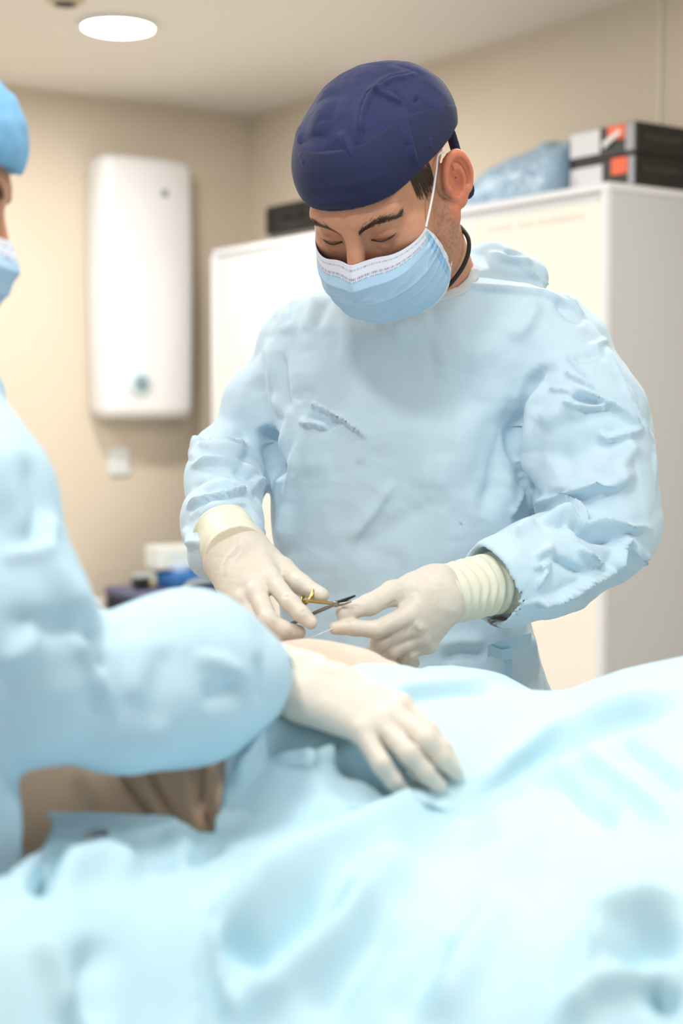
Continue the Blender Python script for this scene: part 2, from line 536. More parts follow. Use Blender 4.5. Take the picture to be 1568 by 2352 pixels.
# air purifier on the left wall (n points into the room)
nL = DR
a0 = wall_hit(192, 660, C0, nL); a1 = wall_hit(412, 660, C0, nL)
zt = wall_hit(300, 362, C0, nL, .08)[2]; zb = wall_hit(300, 962, C0, nL, .08)[2]
hw = np.linalg.norm((a1 - a0)[:2]) / 2 - .01
cen = (a0 + a1) / 2; cen[2] = (zt + zb) / 2
cen = cen + nL * .050
hh = (zt - zb) / 2
uL = -DL    # to the right along the wall
e = empty('air_purifier', (cen[0], cen[1], zb), 'tall white rounded wall unit hanging on the beige wall', 'air purifier')
def pur(p):
    q = p - cen
    x = q @ uL; y = q @ nL; z = q[:, 2]
    bulge = 1 + .05 * np.cos(np.clip(z / hh, -1, 1) * 1.57)
    q2 = np.stack([x / bulge, y + .35 * x * x / hw * .3, z], 1)
    return rbox(q2, (0, .045, 0), (hw, .075, hh), .045)
V, Q = isosurface(pur, cen - A(.4, .3, .7), cen + A(.4, .3, .7), .010)
mk('housing', V, Q, M['plastic'], e)
b = cen + nL * .119
AXW = (uL, UZ, nL)
bp_ = wall_hit(373, 444, C0, nL, .165)
MB().box(bp_, AXW, (.024, .014, .004), .002).build('badge', M['badge'], e)
dp_ = wall_hit(323, 880, C0, nL, .176)
dl = MB().disc(dp_ - nL * .012, AXW, [(.052, 0), (.052, .012), (.044, .016), (.030, .016)], 36).build('dial', M['dialrim'], e, True)
MB().disc(dp_ - nL * .012, AXW, [(.028, .010), (.028, .022), (.022, .026)], 30).build('knob', M['dial'], dl, True)
# socket plate
s_ = wall_hit(272, 1060, C0, nL)
e = empty('wall_socket', tuple(s_), 'small square pale socket plate on the wall below the white unit', 'socket')
MB().box(s_ + nL * .006, AXW, (.045, .055, .006), .004).build('plate', M['plate'], e)
MB().disc(s_ + nL * .010, AXW, [(.030, 0), (.030, .005), (.026, .006), (.024, .003)], 28).build('insert', M['plastic'], e, True)

# ------------------------------------------------------------------ cabinet along the right wall
K1 = A(.731, 4.18, 0)                 # near front corner
KT = 1.90
cd = .36
r_ = -DR; n_ = -DL                    # along the front into depth / towards the wall
KLEN = 2.15
e = empty('cabinet', tuple(K1 + r_ * KLEN / 2 + n_ * cd / 2), 'tall cream fronted storage cabinet standing behind the surgeon', 'cabinet')
AXK = (r_, n_, UZ)
kc = K1 + r_ * KLEN / 2 + n_ * cd / 2
MB().box(kc + UZ * (KT / 2 + .02), AXK, (KLEN / 2 - .004, cd / 2 - .012, KT / 2 - .04), .004).build('body', M['cabside'], e)
MB().box(kc + UZ * .03, AXK, (KLEN / 2 - .03, cd / 2 - .03, .03)).build('plinth', M['greycard'], e)
MB().box(kc + UZ * (KT - .011), AXK, (KLEN / 2, cd / 2, .011), .003).build('top', M['frame'], e)
for k in range(4):
    o_ = K1 + r_ * (.022 + (KLEN - .044) * (k + .5) / 4) + n_ * .006 + UZ * (KT / 2 + .01)
    d_ = MB().box(o_, AXK, ((KLEN - .044) / 8 - .0015, .009, KT / 2 - .06), .003).build('door', M['cabfront'], e)
    if k in (1, 2):
        sg = 1 if k == 1 else -1
        MB().tube([o_ - n_ * .012 + r_ * sg * .22 + UZ * z for z in (-.08, .08)], .006, 8).build('handle', M['frame'], d_, True)
for t in (.010, KLEN - .010):
    MB().box(K1 + r_ * t + n_ * .004 + UZ * (KT / 2), AXK, (.011, .013, KT / 2 - .022), .004).build('edge_post', M['frame'], e)
# faint line of print under the top edge of the door nearest the camera
pr = MB()
rng = np.random.RandomState(3)
x = .10
while x < .50:
    w_ = .006 + .010 * rng.rand()
    if rng.rand() > .15:
        pr.box(K1 + r_ * x + n_ * -.0036 + UZ * (KT - .085 + .002 * rng.rand()), AXK, (w_ / 2, .0006, .006 + .003 * rng.rand()))
    x += w_ + .004
pr.build('lettering', M['ink'], e)['kind'] = 'stuff'

# two flat boxes on the cabinet
def flat_box(nm, base, hb, label, sl, lower):
    e = empty(nm, tuple(base), label, 'box', 'boxes stacked on the cabinet')
    w_, dp = .262, .24
    def pos(s, t, z): return base + r_ * s + n_ * t + UZ * z
    bd = MB().box(pos(w_ / 2, dp / 2, hb / 2), AXK, (w_ / 2, dp / 2, hb / 2 - .001), .002).build('carton', M['blacksatin'], e)
    def face(name, s0, s1, z0, z1, m_, out=.0015):
        return MB().box(pos((s0 + s1) / 2, -out / 2, (z0 + z1) / 2), AXK, ((s1 - s0) / 2, out, (z1 - z0) / 2), .0006).build(name, m_, e)
    if not lower:
        face('white_panel', .140, .260, .016, hb - .003, M['whitecard'])
        face('grey_strip', .006, .040, .010, hb - .004, M['greycard'])
        face('orange_sticker', .042, .108, hb - .042, hb - .003, M['orange'], .0025)
        q = [pos(.050, -.006, .062), pos(.120, -.006, .026), pos(.126, -.006, .042), pos(.088, -.006, .060), pos(.060, -.006, .072)]
        q2 = [p - n_ * .002 for p in q]
        MB().add(q + q2, [(0, 1, 2, 3, 4), (9, 8, 7, 6, 5)] + [(i, (i + 1) % 5, 5 + (i + 1) % 5, 5 + i) for i in range(5)]).build('white_tag', M['strap'], e)
    else:
        face('white_panel', .128, .258, .004, hb - .016, M['whitecard'])
        face('grey_strip', .004, .026, .004, hb - .006, M['greycard'])
        face('orange_sticker', .030, .090, hb - .052, hb - .006, M['orange'], .0025)
    sc_ = MB()
    rg = np.random.RandomState(5 + lower)
    for k in range(9):
        t0 = .035 + k * .016
        sc_.tube([pos(-.0008, t0 + .004 * j, hb * (.45 + .18 * rg.rand())) for j in range(5)], .0011, 5)
    sc_.build('lettering', M['mark'], e)['kind'] = 'stuff'
    return e
BB = K1 + n_ * .103 + UZ * KT
flat_box('flat_box', BB, .088, 'lower black and white box with an orange sticker on the cabinet', .26, 1)
flat_box('flat_box', BB + UZ * .088 - r_ * .002, .088, 'upper black and white box with a white tag across its orange sticker', .26, 0)
# crumpled blue film bundle
def bundle(p):
    q = p - (K1 + n_ * .17 + UZ * KT)
    s = q @ r_; t = q @ n_; z = q[:, 2]
    prof = np.interp(s, [.24, .30, .38, .46, .60, .68, .74, .77], [.160, .166, .170, .152, .140, .095, .03, .0])
    wob = .022 * ridged(np.stack([s * 14 + z * 14, t * 12, z * 20 - s * 10], 1)) + .010 * ridged(np.stack([s * 40 - z * 20, t * 30, z * 40], 1))
    d1 = z - (prof * np.clip(1 - (t / .14) ** 2, 0, 1) ** .6 + wob - .012)
    d2 = np.abs(t) - (.105 + wob)
    d3 = np.maximum(s - .75, .285 - s)
    return np.maximum(smax(smax(d1, d2, .04), d3, .02), .002 - z) * .7
cc = K1 + r_ * .5 + n_ * .17 + UZ * (KT + .1)
V, Q = isosurface(bundle, cc - A(.42, .42, .14), cc + A(.42, .42, .16), .006)
o = mk('film_bundle', V, Q, M['film'])
setp(o, 'crumpled bundle of light blue packing film on the cabinet beside the boxes', 'bundle')
# black case at the far end of the cabinet top
q0 = K1 + n_ * .10 + UZ * KT
e = empty('black_case', tuple(q0 + r_ * 1.7), 'small black case lying on the far end of the cabinet', 'case')
MB().box(q0 + r_ * 1.73 + n_ * .09 + UZ * .095, AXK, (.20, .09, .055), .012).build('shell', M['black'], e, True)
MB().box(q0 + r_ * 1.71 + n_ * .09 + UZ * .022, AXK, (.19, .08, .020), .004).build('base', M['mark'], e)
MB().tube(spline([q0 + r_ * 1.66 - n_ * .004 + UZ * .09, q0 + r_ * 1.68 - n_ * .03 + UZ * .10, q0 + r_ * 1.76 - n_ * .03 + UZ * .10, q0 + r_ * 1.78 - n_ * .004 + UZ * .09], 5), .007, 8).build('handle', M['black'], e, True)

# ------------------------------------------------------------------ trolley with equipment by the left wall
AXT = (uL, nL, UZ)
tb = wall_hit(380, 1345, C0, nL, .35)
TZ = tb[2] - .17
tcx = C0 - uL * .592 + nL * .35
e = empty('trolley', tuple(tcx), 'white wheeled trolley holding the dark case near the wall', 'trolley')
MB().box(tcx + UZ * (TZ - .012), AXT, (.215, .20, .012), .004).build('tray', M['plastic'], e)
MB().box(tcx + UZ * .2, AXT, (.205, .18, .010), .004).build('shelf', M['plastic'], e)
for i in (-1, 1):
    for j in (-1, 1):
        p0 = tcx + uL * i * .195 + nL * j * .17
        MB().tube([p0 + UZ * .05, p0 + UZ * (TZ - .02)], .012, 10).build('leg', M['frame'], e, True)
        MB().disc(p0 + UZ * .028 - uL * .01, (nL, UZ, uL), [(.012, 0), (.028, .004), (.028, .016), (.012, .02)], 16).build('castor', M['black'], e, True)
e = empty('equipment_case', tuple(tcx + UZ * TZ), 'dark navy case with a grey lid standing on the trolley', 'case')
MB().box(tcx + UZ * (TZ + .065), AXT, (.20, .15, .065), .008).build('shell', M['navycase'], e, True)
ld = MB().box(tcx + UZ * (TZ + .148), AXT, (.203, .153, .017), .006).build('lid', M['lid'], e, True)
MB().disc(tcx - uL * .178 + nL * .151 + UZ * (TZ + .085), AXW, [(.010, 0), (.010, .006), (.006, .008)], 16).build('latch', M['frame'], e, True)
MB().tube([tcx - uL * .15 + nL * .151 + UZ * (TZ + .135), tcx + uL * .15 + nL * .151 + UZ * (TZ + .135)], .004, 6).build('lid_edge', M['navycase'], ld, True)
T2 = TZ + .166
e = empty('blue_pouch', tuple(tcx + uL * .06 + UZ * T2), 'folded bright blue cloth pouch lying on the dark case', 'pouch')
def pouch(p):
    q = (p - (tcx + uL * .07 + nL * .02 + UZ * (T2 + .0335))) @ np.stack(AXT).T
    q[:, 2] += .012 * (q[:, 0] / .14) ** 2 + .004 * vnoise(q * 30)
    return rbox(q, (0, 0, 0), (.115, .10, .032), .022) * .8
V, Q = isosurface(pouch, tcx + UZ * T2 - A(.25, .25, .02), tcx + UZ * T2 + A(.35, .25, .09), .006)
V[:, 2] = np.maximum(V[:, 2], T2 + .001)
mk('cloth', V, Q, M['bluecase'], e)
e = empty('white_carton', tuple(tcx + uL * .05 - nL * .03 + UZ * (T2 + .066)), 'pale white carton standing on the blue pouch', 'box')
cb = tcx + uL * .06 - nL * .02 + UZ * (T2 + .068)
MB().box(cb + UZ * .045, AXT, (.125, .06, .045), .006).build('carton', M['plate'], e)
MB().box(cb - uL * .05 + nL * .0605 + UZ * .05, AXT, (.035, .001, .010), .0004).build('print', M['dialrim'], e)
lb = wall_hit(417, 1314, C0, nL, .40)
e2 = MB().box(lb - nL * .006, AXW, (.030, .036, .006), .005).build('label_plate', M['paleblue'])
setp(e2, 'pale blue rounded plate in front of the white carton', 'plate')
MB().tube([lb - nL * .006 - UZ * .034, A(lb[0], lb[1], T2 + .03) - nL * .02], .004, 6).build('stem', M['hose'], e2, True)
e = MB().box(cb + uL * .10 - nL * .02 + UZ * .103, AXT, (.035, .03, .013), .004).build('red_lid', M['red'])
setp(e, 'small red lid lying on top of the white carton', 'lid')
# dark lens-like object
lc = tcx - uL * .135 + nL * .03 + UZ * (T2 + .026)
e = empty('lens_unit', tuple(lc - UZ * .026), 'small dark round unit with a beige end on the case', 'device')
AXC = (nL, UZ, uL)
MB().disc(lc - uL * .035, AXC, [(.020, 0), (.024, .01), (.024, .055), (.021, .06)], 24).build('barrel', M['black'], e, True)
MB().disc(lc + uL * .025, AXC, [(.020, 0), (.024, .003), (.024, .022), (.018, .026)], 24).build('end_cap', M['beige'], e, True)
MB().box(lc + UZ * .026 + uL * .01, AXT, (.045, .02, .008), .005).build('grip', M['hose'], e)
hz = T2
hs = spline([tcx - uL * .06 + nL * .165 + UZ * (TZ + .04), tcx - uL * .05 + nL * .175 + UZ * (TZ + .12), tcx - uL * .01 + nL * .16 + UZ * (T2 + .016), tcx + uL * .06 + nL * .145 + UZ * (T2 + .03), tcx + uL * .16 + nL * .145 + UZ * (T2 + .034), tcx + uL * .20 + nL * .13 + UZ * (T2 + .016)], 8)
setp(MB().tube(hs, .010, 10).build('hose', M['hose'], None, True), 'pale grey hose curving over the dark case', 'hose')
# low white table behind the trolley
lt = wall_hit(215, 1380, C0, nL, .26)
e = empty('side_table', (lt[0], lt[1], 0), 'low white side table against the wall beside the trolley', 'table')
tc_ = C0 - uL * 1.045 + nL * .14
MB().box(tc_ + UZ * (lt[2] - .015), AXT, (.22, .12, .016), .003).build('tabletop', M['plastic'], e)
MB().box(tc_ + UZ * (lt[2] - .085), AXT, (.20, .10, .05), .003).build('drawer_box', M['beige'], e)
for i in (-1, 1):
    for j in (-1, 1):
        p0 = tc_ + uL * i * .19 + nL * j * .09
        MB().tube([p0, p0 + UZ * (lt[2] - .13)], .014, 10).build('leg', M['plastic'], e, True)

# ================================================================== heads
class Head:
    def __init__(s, eye, yaw, pitch, scale):
        a, p = math.radians(yaw), math.radians(pitch)
        hz = A(-math.sin(a), -math.cos(a), 0)
        s.s = scale
        s.f = math.cos(p) * hz + A(0, 0, -math.sin(p))
        s.u = math.sin(p) * hz + A(0, 0, math.cos(p))
        s.l = A(math.cos(a), -math.sin(a), 0)
        s.o = np.asarray(eye) - scale * (.085 * s.f + .010 * s.u)
        s.R = np.stack([s.l, s.f, s.u], 1)
    def loc(s, p): return ((p - s.o) @ s.R) / s.s
    def w(s, q): return s.o + s.s * (np.asarray(q, float) @ s.R.T)

def cranium(q): return ell(q, (0, -.012, .042), (.077, .097, .070))
def ear(q, sx):
    c = A(.079 * sx, -.014, -.010)
    d = q - c
    t = A(.50 * sx, -.866, 0); n = A(.866 * sx, .50, 0)
    lean = .16
    a0 = d @ t; b0 = d[:, 2]; cc = d @ n
    a = a0 * math.cos(lean) - b0 * math.sin(lean) - .008
    b = a0 * math.sin(lean) + b0 * math.cos(lean)
    wa = np.where(b > 0, .0195, .0195 - .006 * np.clip(-b / .034, 0, 1))
    r = np.sqrt((a / wa) ** 2 + (b / .034) ** 2)
    plate = np.maximum((r - .95) * .018, np.abs(cc + .003) - .0028)
    rim = np.sqrt(((r - .90) * .019) ** 2 + (cc - .0035) ** 2) - .0040
    rim = np.where(b < -.018, rim + .004 * np.clip((-.018 - b) / .01, 0, 1), rim)
    d_ = smin(plate, rim, .003)
    anti = np.sqrt(((np.sqrt(((a + .003) / .0115) ** 2 + ((b + .002) / .019) ** 2) - 1) * .012) ** 2 + (cc - .002) ** 2) - .0028
    anti = np.where(a < -.004, anti + .006, anti)
    d_ = smin(d_, anti, .004)
    ab = np.stack([a, b, cc], 1)
    d_ = smin(d_, ell(ab, (-.003, -.028, .001), (.010, .009, .0045)), .005)
    d_ = smax(d_, -ell(ab, (-.0045, -.003, .0040), (.0100, .0150, .0088)), .002)
    d_ = smax(d_, -np.maximum(np.sqrt(((r - .70) * .018) ** 2 + (cc - .0045) ** 2) - .0024, -b - .012), .002)
    d_ = smin(d_, sph(ab, (-.0165, -.005, .002), .0055), .004)
    d_ = smin(d_, ell(ab, (-.014, -.004, -.007), (.012, .026, .006)), .005)
    return d_
def head_sdf(q):
    d = cranium(q)
    d = smin(d, ell(q, (0, .030, -.022), (.064, .066, .085)), .03)
    d = smin(d, ell(q, (0, .022, -.068), (.059, .060, .046)), .03)
    d = smin(d, cone(q, (0, .050, -.085), (0, .080, -.104), .034, .020), .03)
    ax = np.abs(q[:, 0]); qa = np.stack([ax, q[:, 1], q[:, 2]], 1)
    d = smin(d, cone(qa, (.060, .0, -.045), (.040, .052, -.090), .020, .020), .03)
    d = smin(d, sph(qa, (.046, .058, -.022), .024), .025)            # cheekbones
    d = smin(d, cone(qa, (.010, .0865, .026), (.046, .072, .025), .011, .009), .016)   # brow ridge
    d = smax(d, -ell(qa, (.033, .104, .004), (.019, .022, .012)), .014)                # sockets
    d = smin(d, ell(qa, (.0325, .0755, .0035), (.0165, .0135, .0125)), .005)           # lids over the eyes
    lid = cone(qa, (.018, .0885, -.0005), (.046, .0825, .000), .0018, .0018)
    d = smin(d, lid, .003)
    lid2 = cone(qa, (.020, .0860, -.0085), (.044, .0815, -.0075), .0022, .0020)        # lower lid roll
    d = smin(d, lid2, .004)
    crease = cone(qa, (.019, .0905, .0085), (.046, .0840, .0085), .0014, .0012)
    d = smax(d, -crease, .003)
    d = smin(d, cone(q, (0, .090, .012), (0, .120, -.034), .0085, .0115), .010)        # nose
    d = smin(d, sph(qa, (.012, .106, -.038), .0095), .006)
    d = smin(d, ell(q, (0, .099, -.066), (.024, .010, .006)), .006)                    # lips
    d = smax(d, -cone(qa, (0, .110, -.066), (.020, .102, -.066), .0015, .001), .003)
    d = smin(d, ear(q, 1), .0035)
    d = smin(d, ear(q, -1), .0035)
    return d
def cap_shell(q, roomy=1.0):
    d = ell(q, (0, -.014, .046), (.0815, .1035, .068))
    d = smin(d, ell(q, (0, -.050, .052), (.078, .076, .054 * roomy)), .05)
    d = smin(d, ell(q, (0, .014, .060), (.066, .070, .044 * roomy)), .04)
    return d
def brim(q): return q[:, 2] - (.034 + .13 * q[:, 1] + .010 * sstep(.03, .078, np.abs(q[:, 0])) * sstep(.09, .02, q[:, 1]) - .012 * sstep(-.04, -.10, q[:, 1]))

def skin_cols(q, n_noise, base=(202, 146, 116)):
    b = np.array(lin(*base)); C_ = np.tile(b, (len(q), 1))
    def blend(m, rgb):
        C_[:] = C_ * (1 - m[:, None]) + np.array(lin(*rgb)) * m[:, None]
    ax = np.abs(q[:, 0])
    jaw = sstep(.0, -.030, q[:, 2] + .25 * (q[:, 1] - .04)) * sstep(-.02, .01, q[:, 1])
    blend(np.clip(jaw * (.30 + .30 * (n_noise > .55)), 0, .6), (120, 92, 76))
    earm = sstep(.074, .080, ax) * sstep(.02, -.0, q[:, 1]) * sstep(-.06, -.04, q[:, 2])
    blend(np.clip(earm * .6, 0, 1), (238, 132, 98))
    lid = np.exp(-((ax - .033) / .017) ** 2 - ((q[:, 2] - .002) / .010) ** 2) * (q[:, 1] > .06)
    blend(lid * .5, (164, 102, 80))
    nose = np.exp(-(ax / .014) ** 2 - ((q[:, 2] + .03) / .02) ** 2) * (q[:, 1] > .09)
    blend(nose * .35, (206, 120, 92))
    return C_

def strands(H, path, n, length, seed, sdf, r=.00035, spread=.004, lean=(0, 0, 0), jit=.28):
    """short hair strands along a local path, laid onto the surface"""
    rg = np.random.RandomState(seed); mb = MB()
    path = np.asarray(spline(path, 6)); m = len(path)
    pts = np.zeros((n, 4, 3))
    for k in range(n):
        t = rg.rand() * (m - 1.01); i = int(t)
        c = path[i] * (1 - (t - i)) + path[i + 1] * (t - i)
        tg = path[i + 1] - path[i]; tg /= np.linalg.norm(tg)
        c = c + A(0, 0, 1) * rg.randn() * spread * (.45 + .55 * math.sin(math.pi * min(1, t / m + .12)))
        d = tg * 1.0 + np.asarray(lean) + A(0, rg.randn() * jit * .6, rg.randn() * jit)
        d /= np.linalg.norm(d)
        L = length * (.55 + .6 * rg.rand())
        for j in range(4): pts[k, j] = c + d * L * (j / 3)
    q = pts.reshape(-1, 3)
    for _ in range(3):
        e = 1e-3; s0 = sdf(q)
        g = np.stack([(sdf(q + np.eye(3)[a] * e) - s0) / e for a in range(3)], 1)
        q = q - g / np.maximum(np.linalg.norm(g, axis=1), 1e-6)[:, None] * (s0 - .0006)[:, None]
    W_ = H.w(q).reshape(n, 4, 3)
    for k in range(n): mb.tube(list(W_[k]), [r * H.s * x for x in (1.2, 1.2, .9, .3)], 3)
    return mb

def make_mask(H, parent, rgb=(176, 212, 240), band=(224, 230, 244), nu=300, nv=150, strap_sides=(1, -1)):
    u = np.linspace(-1, 1, nu); v = np.linspace(0, 1, nv)
    U, Vv = np.meshgrid(u, v, indexing='ij')
    def ip(vals): return np.interp(Vv, [0, .22, .45, .7, .88, 1.0], vals)
    Cy = ip([.1145, .1340, .1320, .1235, .1090, .0860]); Cz = ip([-.0100, -.0330, -.0600, -.0880, -.1080, -.1240])
    Ex = ip([.0715, .0735, .0735, .0715, .0690, .0650]); Ey = ip([.0600, .0530, .0470, .0420, .0380, .0340]); Ez = ip([-.0130, -.0290, -.0480, -.0680, -.0840, -.0960])
    ph = U * math.pi / 2
    X = Ex * np.sin(ph) * (1 + .05 * np.sin(2 * np.abs(ph)) * Vv)
    cs = np.abs(np.cos(ph)) ** np.interp(Vv, [0, .3, 1], [1.25, .95, .8])
    Y = Ey + (Cy - Ey) * cs
    Z = Cz + (Ez - Cz) * (1 - cs) + .012 * np.sin(np.pi * np.abs(U)) * (1 - Vv) ** 3 * -.3
    # nose ridge
    Y += .006 * np.exp(-(X / .010) ** 2) * np.exp(-((Vv - .10) / .22) ** 2)
    Y -= .004 * np.exp(-((np.abs(X) - .026) / .014) ** 2) * np.exp(-(Vv / .25) ** 2)
    # pleats
    pl = 0
    for (vc, amp) in ((.42, .0030), (.57, .0034), (.72, .0030), (.85, .0018)):
        vv = Vv - vc - .05 * np.abs(U) ** 2 * (vc - .35)
        pl = pl + amp * np.where(vv < 0, np.exp(vv / .10), np.exp(-vv / .012)) * np.clip(1.15 - np.abs(U) ** 4, 0, 1)
    pts = np.stack([X, Y, Z], -1)
    nn = np.stack([X * .8, (Y - .0), (Z + .05) * .5], -1); nn /= np.linalg.norm(nn, axis=-1)[..., None]
    wr = .0016 * (ridged(np.stack([U * 5 + Vv * 2, Vv * 7, U * 0 + 3.3], -1).reshape(-1, 3)).reshape(U.shape) - .5) * np.clip(Vv * 3, 0, 1)
    wr = wr + .0012 * np.exp(-((np.abs(U) - .9) / .06) ** 2) * np.sin(Vv * 60) * (Vv > .15)
    pts = pts + nn * (pl + wr)[..., None]
    c = np.zeros(U.shape + (3,)); c[:] = lin(*rgb)
    bandm = (Vv < .135) | (Vv > .965) | (np.abs(U) > .955)
    c[bandm] = lin(*band)
    dark = np.array(lin(70, 84, 120))
    for (vc, n, wv, uw) in ((.045, 110, .007, .42), (.112, 110, .009, .55), (.140, 130, .006, .4)):
        m = (np.abs(Vv - vc) < wv) & (np.modf(np.abs(U) * n / 2 + .2)[0] < uw) & (np.abs(U) < .95)
        c[m] = c[m] * .30 + dark * .7
    side = (np.abs(np.abs(U) - .92) < .035) & (Vv > .06) & (Vv < .9)
    dm = side & (np.modf(np.abs(U) * 55)[0] < .45) & (np.modf(Vv * 34)[0] < .4)
    c[side] = c[side] * .6 + np.array(lin(120, 190, 236)) * .4
    c[dm] = np.array(lin(80, 120, 170))
    ii = np.arange(nu * nv).reshape(nu, nv)
    Q = np.stack([ii[:-1, :-1], ii[1:, :-1], ii[1:, 1:], ii[:-1, 1:]], -1).reshape(-1, 4)[:, ::-1]
    o = mk('face_mask', H.w(pts.reshape(-1, 3)), Q, M['mask'], parent, cols=c.reshape(-1, 3), solid=.0012)
    for sx in strap_sides:
        t = spline([A(.0710 * sx, .0585, -.0130), A(.0765 * sx, .0330, .006), A(.0790 * sx, .006, .024), A(.0800 * sx, -.006, .0330), A(.0790 * sx, -.022, .026)], 6)
        MB().tube([H.w(p) for p in t], .0014, 8).build('ear_loop', M['strap'], o, True)
        t = spline([A(.0670 * sx, .0370, -.0900), A(.0735 * sx, .015, -.064), A(.0765 * sx, -.004, -.044), A(.0745 * sx, -.024, -.034)], 6)
        MB().tube([H.w(p) for p in t], .0014, 8).build('ear_loop', M['strap'], o, True)
    return o

# ================================================================== hands
def hand_sdf(p, wrist, fingers, thumb, wr, palm_k=.014, back=None):
    """wrist point; fingers: list of joint lists (mcp, pip, dip, tip); thumb: (base, mcp, ip, tip)"""
    palm = None
    rm = (.0125, .0125, .012, .011)
    for i, f in enumerate(fingers):
        wp = wrist[0] + (wrist[1] - wrist[0]) * (i / 3.0)
        e = cone(p, wp, f[0], wr * .62, rm[i])
        palm = e if palm is None else smin(palm, e, palm_k)
    # knuckle web
    for i in range(3):
        palm = smin(palm, cone(p, fingers[i][0], fingers[i + 1][0], .0105, .0105), .006)
    d = palm
    tw = wrist[0] * .8 + wrist[1] * .2
    d = smin(d, cone(p, tw, thumb[0], wr * .5, .0165), .018)
    td = chain(p, thumb, [.0165, .0145, .0122, .0098], .006)
    d = smin(d, td, .010)
    rr = ((.0115, .0106, .0096, .0082), (.0117, .0108, .0098, .0084), (.0112, .0102, .0093, .0080), (.0102, .0092, .0084, .0074))
    fd = None
    for i, f in enumerate(fingers):
        e = chain(p, f, rr[i], .004)
        fd = e if fd is None else smin(fd, e, .0015)
    return smin(d, fd, .006)
def glove(name, parent, wrist, fingers, thumb, wr, h=.0014, wrink=1.0, strokes=(), slim=0.0):
    allp = np.array([wrist[0], wrist[1]] + [j for f in fingers for j in f] + list(thumb))
    lo, hi = allp.min(0) - .045, allp.max(0) + .045
    def fn(p):
        d = hand_sdf(p, wrist, fingers, thumb, wr)
        wv = .0011 * (vnoise(p * 55) - .5) + .0005 * (ridged(p * 130) - .5)
        return d + slim + wv * wrink
    V, Q = isosurface(fn, lo, hi, h)
    V = relax(V, Q, 1, .4)
    if strokes: V = folds(V, vnormals(V, Q), strokes)
    return mk(name, V, Q, M['glove'], parent)
def cuff(name, parent, a, b, ra, rb, rings=7, amp=.0016, h=.0016, seed=0, lip=True):
    a = np.asarray(a, float); b = np.asarray(b, float)
    ax = (b - a); L = np.linalg.norm(ax); ax /= L
    def fn(p):
        t = (p - a) @ ax
        rad = np.linalg.norm(p - a - t[:, None] * ax, axis=1)
        u = np.clip(t / L, 0, 1)
        n1 = vnoise(p * 28 + seed)
        r = ra + (rb - ra) * u + amp * np.sin((u * rings + .8 * n1) * 6.283) * (.5 + n1) + .0012 * (n1 - .5)
        if lip: r = r + .0022 * np.exp(-((t - L + .003) / .0025) ** 2)
        d = np.maximum(rad - r, np.maximum(-t, t - L))
        hole = np.maximum(rad - (r - .0035), L * .72 - t)
        return np.maximum(d, -hole) * .8
    lo = np.minimum(a, b) - .07; hi = np.maximum(a, b) + .07
    V, Q = isosurface(fn, lo, hi, h)
    V = relax(V, Q, 1, .4)
    return mk(name, V, Q, M['cuff'], parent)

# ================================================================== the surgeon
SURG = empty('person', (0.10, 2.10, 0.0), 'surgeon in navy cap, blue face mask and pale blue gown bending over the patient', 'person')
H = Head(P(815, 530, 1.80), 30, 47, 1.07)
NK0, NK1 = P(942, 480, 1.945), P(1003, 700, 2.06)
SHC = P(1000, 800, 2.10)
def surg_body(p):
    q = H.loc(p)
    d = head_sdf(q) * H.s
    d = smin(d, cone(p, NK0, NK1, .054, .064), .022)
    d = smin(d, cone(p, P(955, 560, 1.965), P(960, 690, 2.00), .030, .040), .03)
    d = smin(d, ell(p, SHC, (.15, .075, .075)), .05)
    return d
lo = A(H.o[0] - .17, H.o[1] - .16, 1.30); hi = A(H.o[0] + .33, H.o[1] + .42, H.o[2] + .22)
V, Q = isosurface(surg_body, lo, hi, .0022)
q = H.loc(V)
BODY = mk('body', V, Q, M['skin'], SURG, cols=skin_cols(q, vnoise(V * 520)))

# cap
def cap_fn(p):
    q = H.loc(p)
    n = .0034 * (ridged(q * A(20, 20, 10) + 1.7) - .5) + .004 * (vnoise(q * 20) - .5) + .0012 * (ridged(q * A(60, 60, 34)) - .5)
    d = cap_shell(q) + n * sstep(.05, .09, q[:, 2] - .1 * q[:, 1])
    d = np.maximum(d, -brim(q) + .012)
    return d * H.s
lo = H.o - .22; hi = H.o + .24
V, Q = isosurface(cap_fn, lo, hi, .0022)
N = vnormals(V, Q)
cap_strokes = [
    ([(826, 355), (826, 320), (824, 290), (830, 245), (845, 215), (868, 200), (895, 180), (930, 172), (962, 158)], 3, -.0018, 'r'),
    ([(826, 350), (832, 270), (850, 222), (885, 192), (930, 178), (960, 164)], 12, .0035, 's'),
    ([(845, 200), (900, 225), (930, 240)], 7, .003, 'r'),
    ([(900, 205), (925, 228), (922, 245)], 5, -.003, 'p'), ([(962, 222), (950, 238)], 5, -.003, 'p'),
    ([(930, 245), (932, 290), (945, 340), (955, 385)], 14, .0035, 't'),
    ([(690, 255), (684, 300), (700, 380)], 8, .003, 'r'), ([(672, 320), (690, 340), (712, 385)], 6, -.003, 'r'),
    ([(760, 190), (735, 260), (720, 330)], 16, .0025, 'r'), ([(720, 230), (700, 260)], 8, -.002, 'r'),
    ([(780, 300), (800, 340), (812, 370)], 9, .0025, 'r'), ([(860, 330), (850, 365)], 9, -.002, 'r'),
    ([(1010, 280), (1000, 330), (1005, 375)], 10, -.003, 'r'), ([(985, 300), (990, 350), (985, 400)], 12, .002, 'r'),
    ([(700, 385), (760, 382), (830, 370), (900, 348), (950, 330)], 5, -.003, 'r'),
]
V = folds(V, N, [(a_, b_, c_ * 1.5, d_) for a_, b_, c_, d_ in cap_strokes])
CAP = mk('scrub_cap', V, Q, M['navy'], SURG)
CAP['label'] = 'navy blue cotton scrub cap'
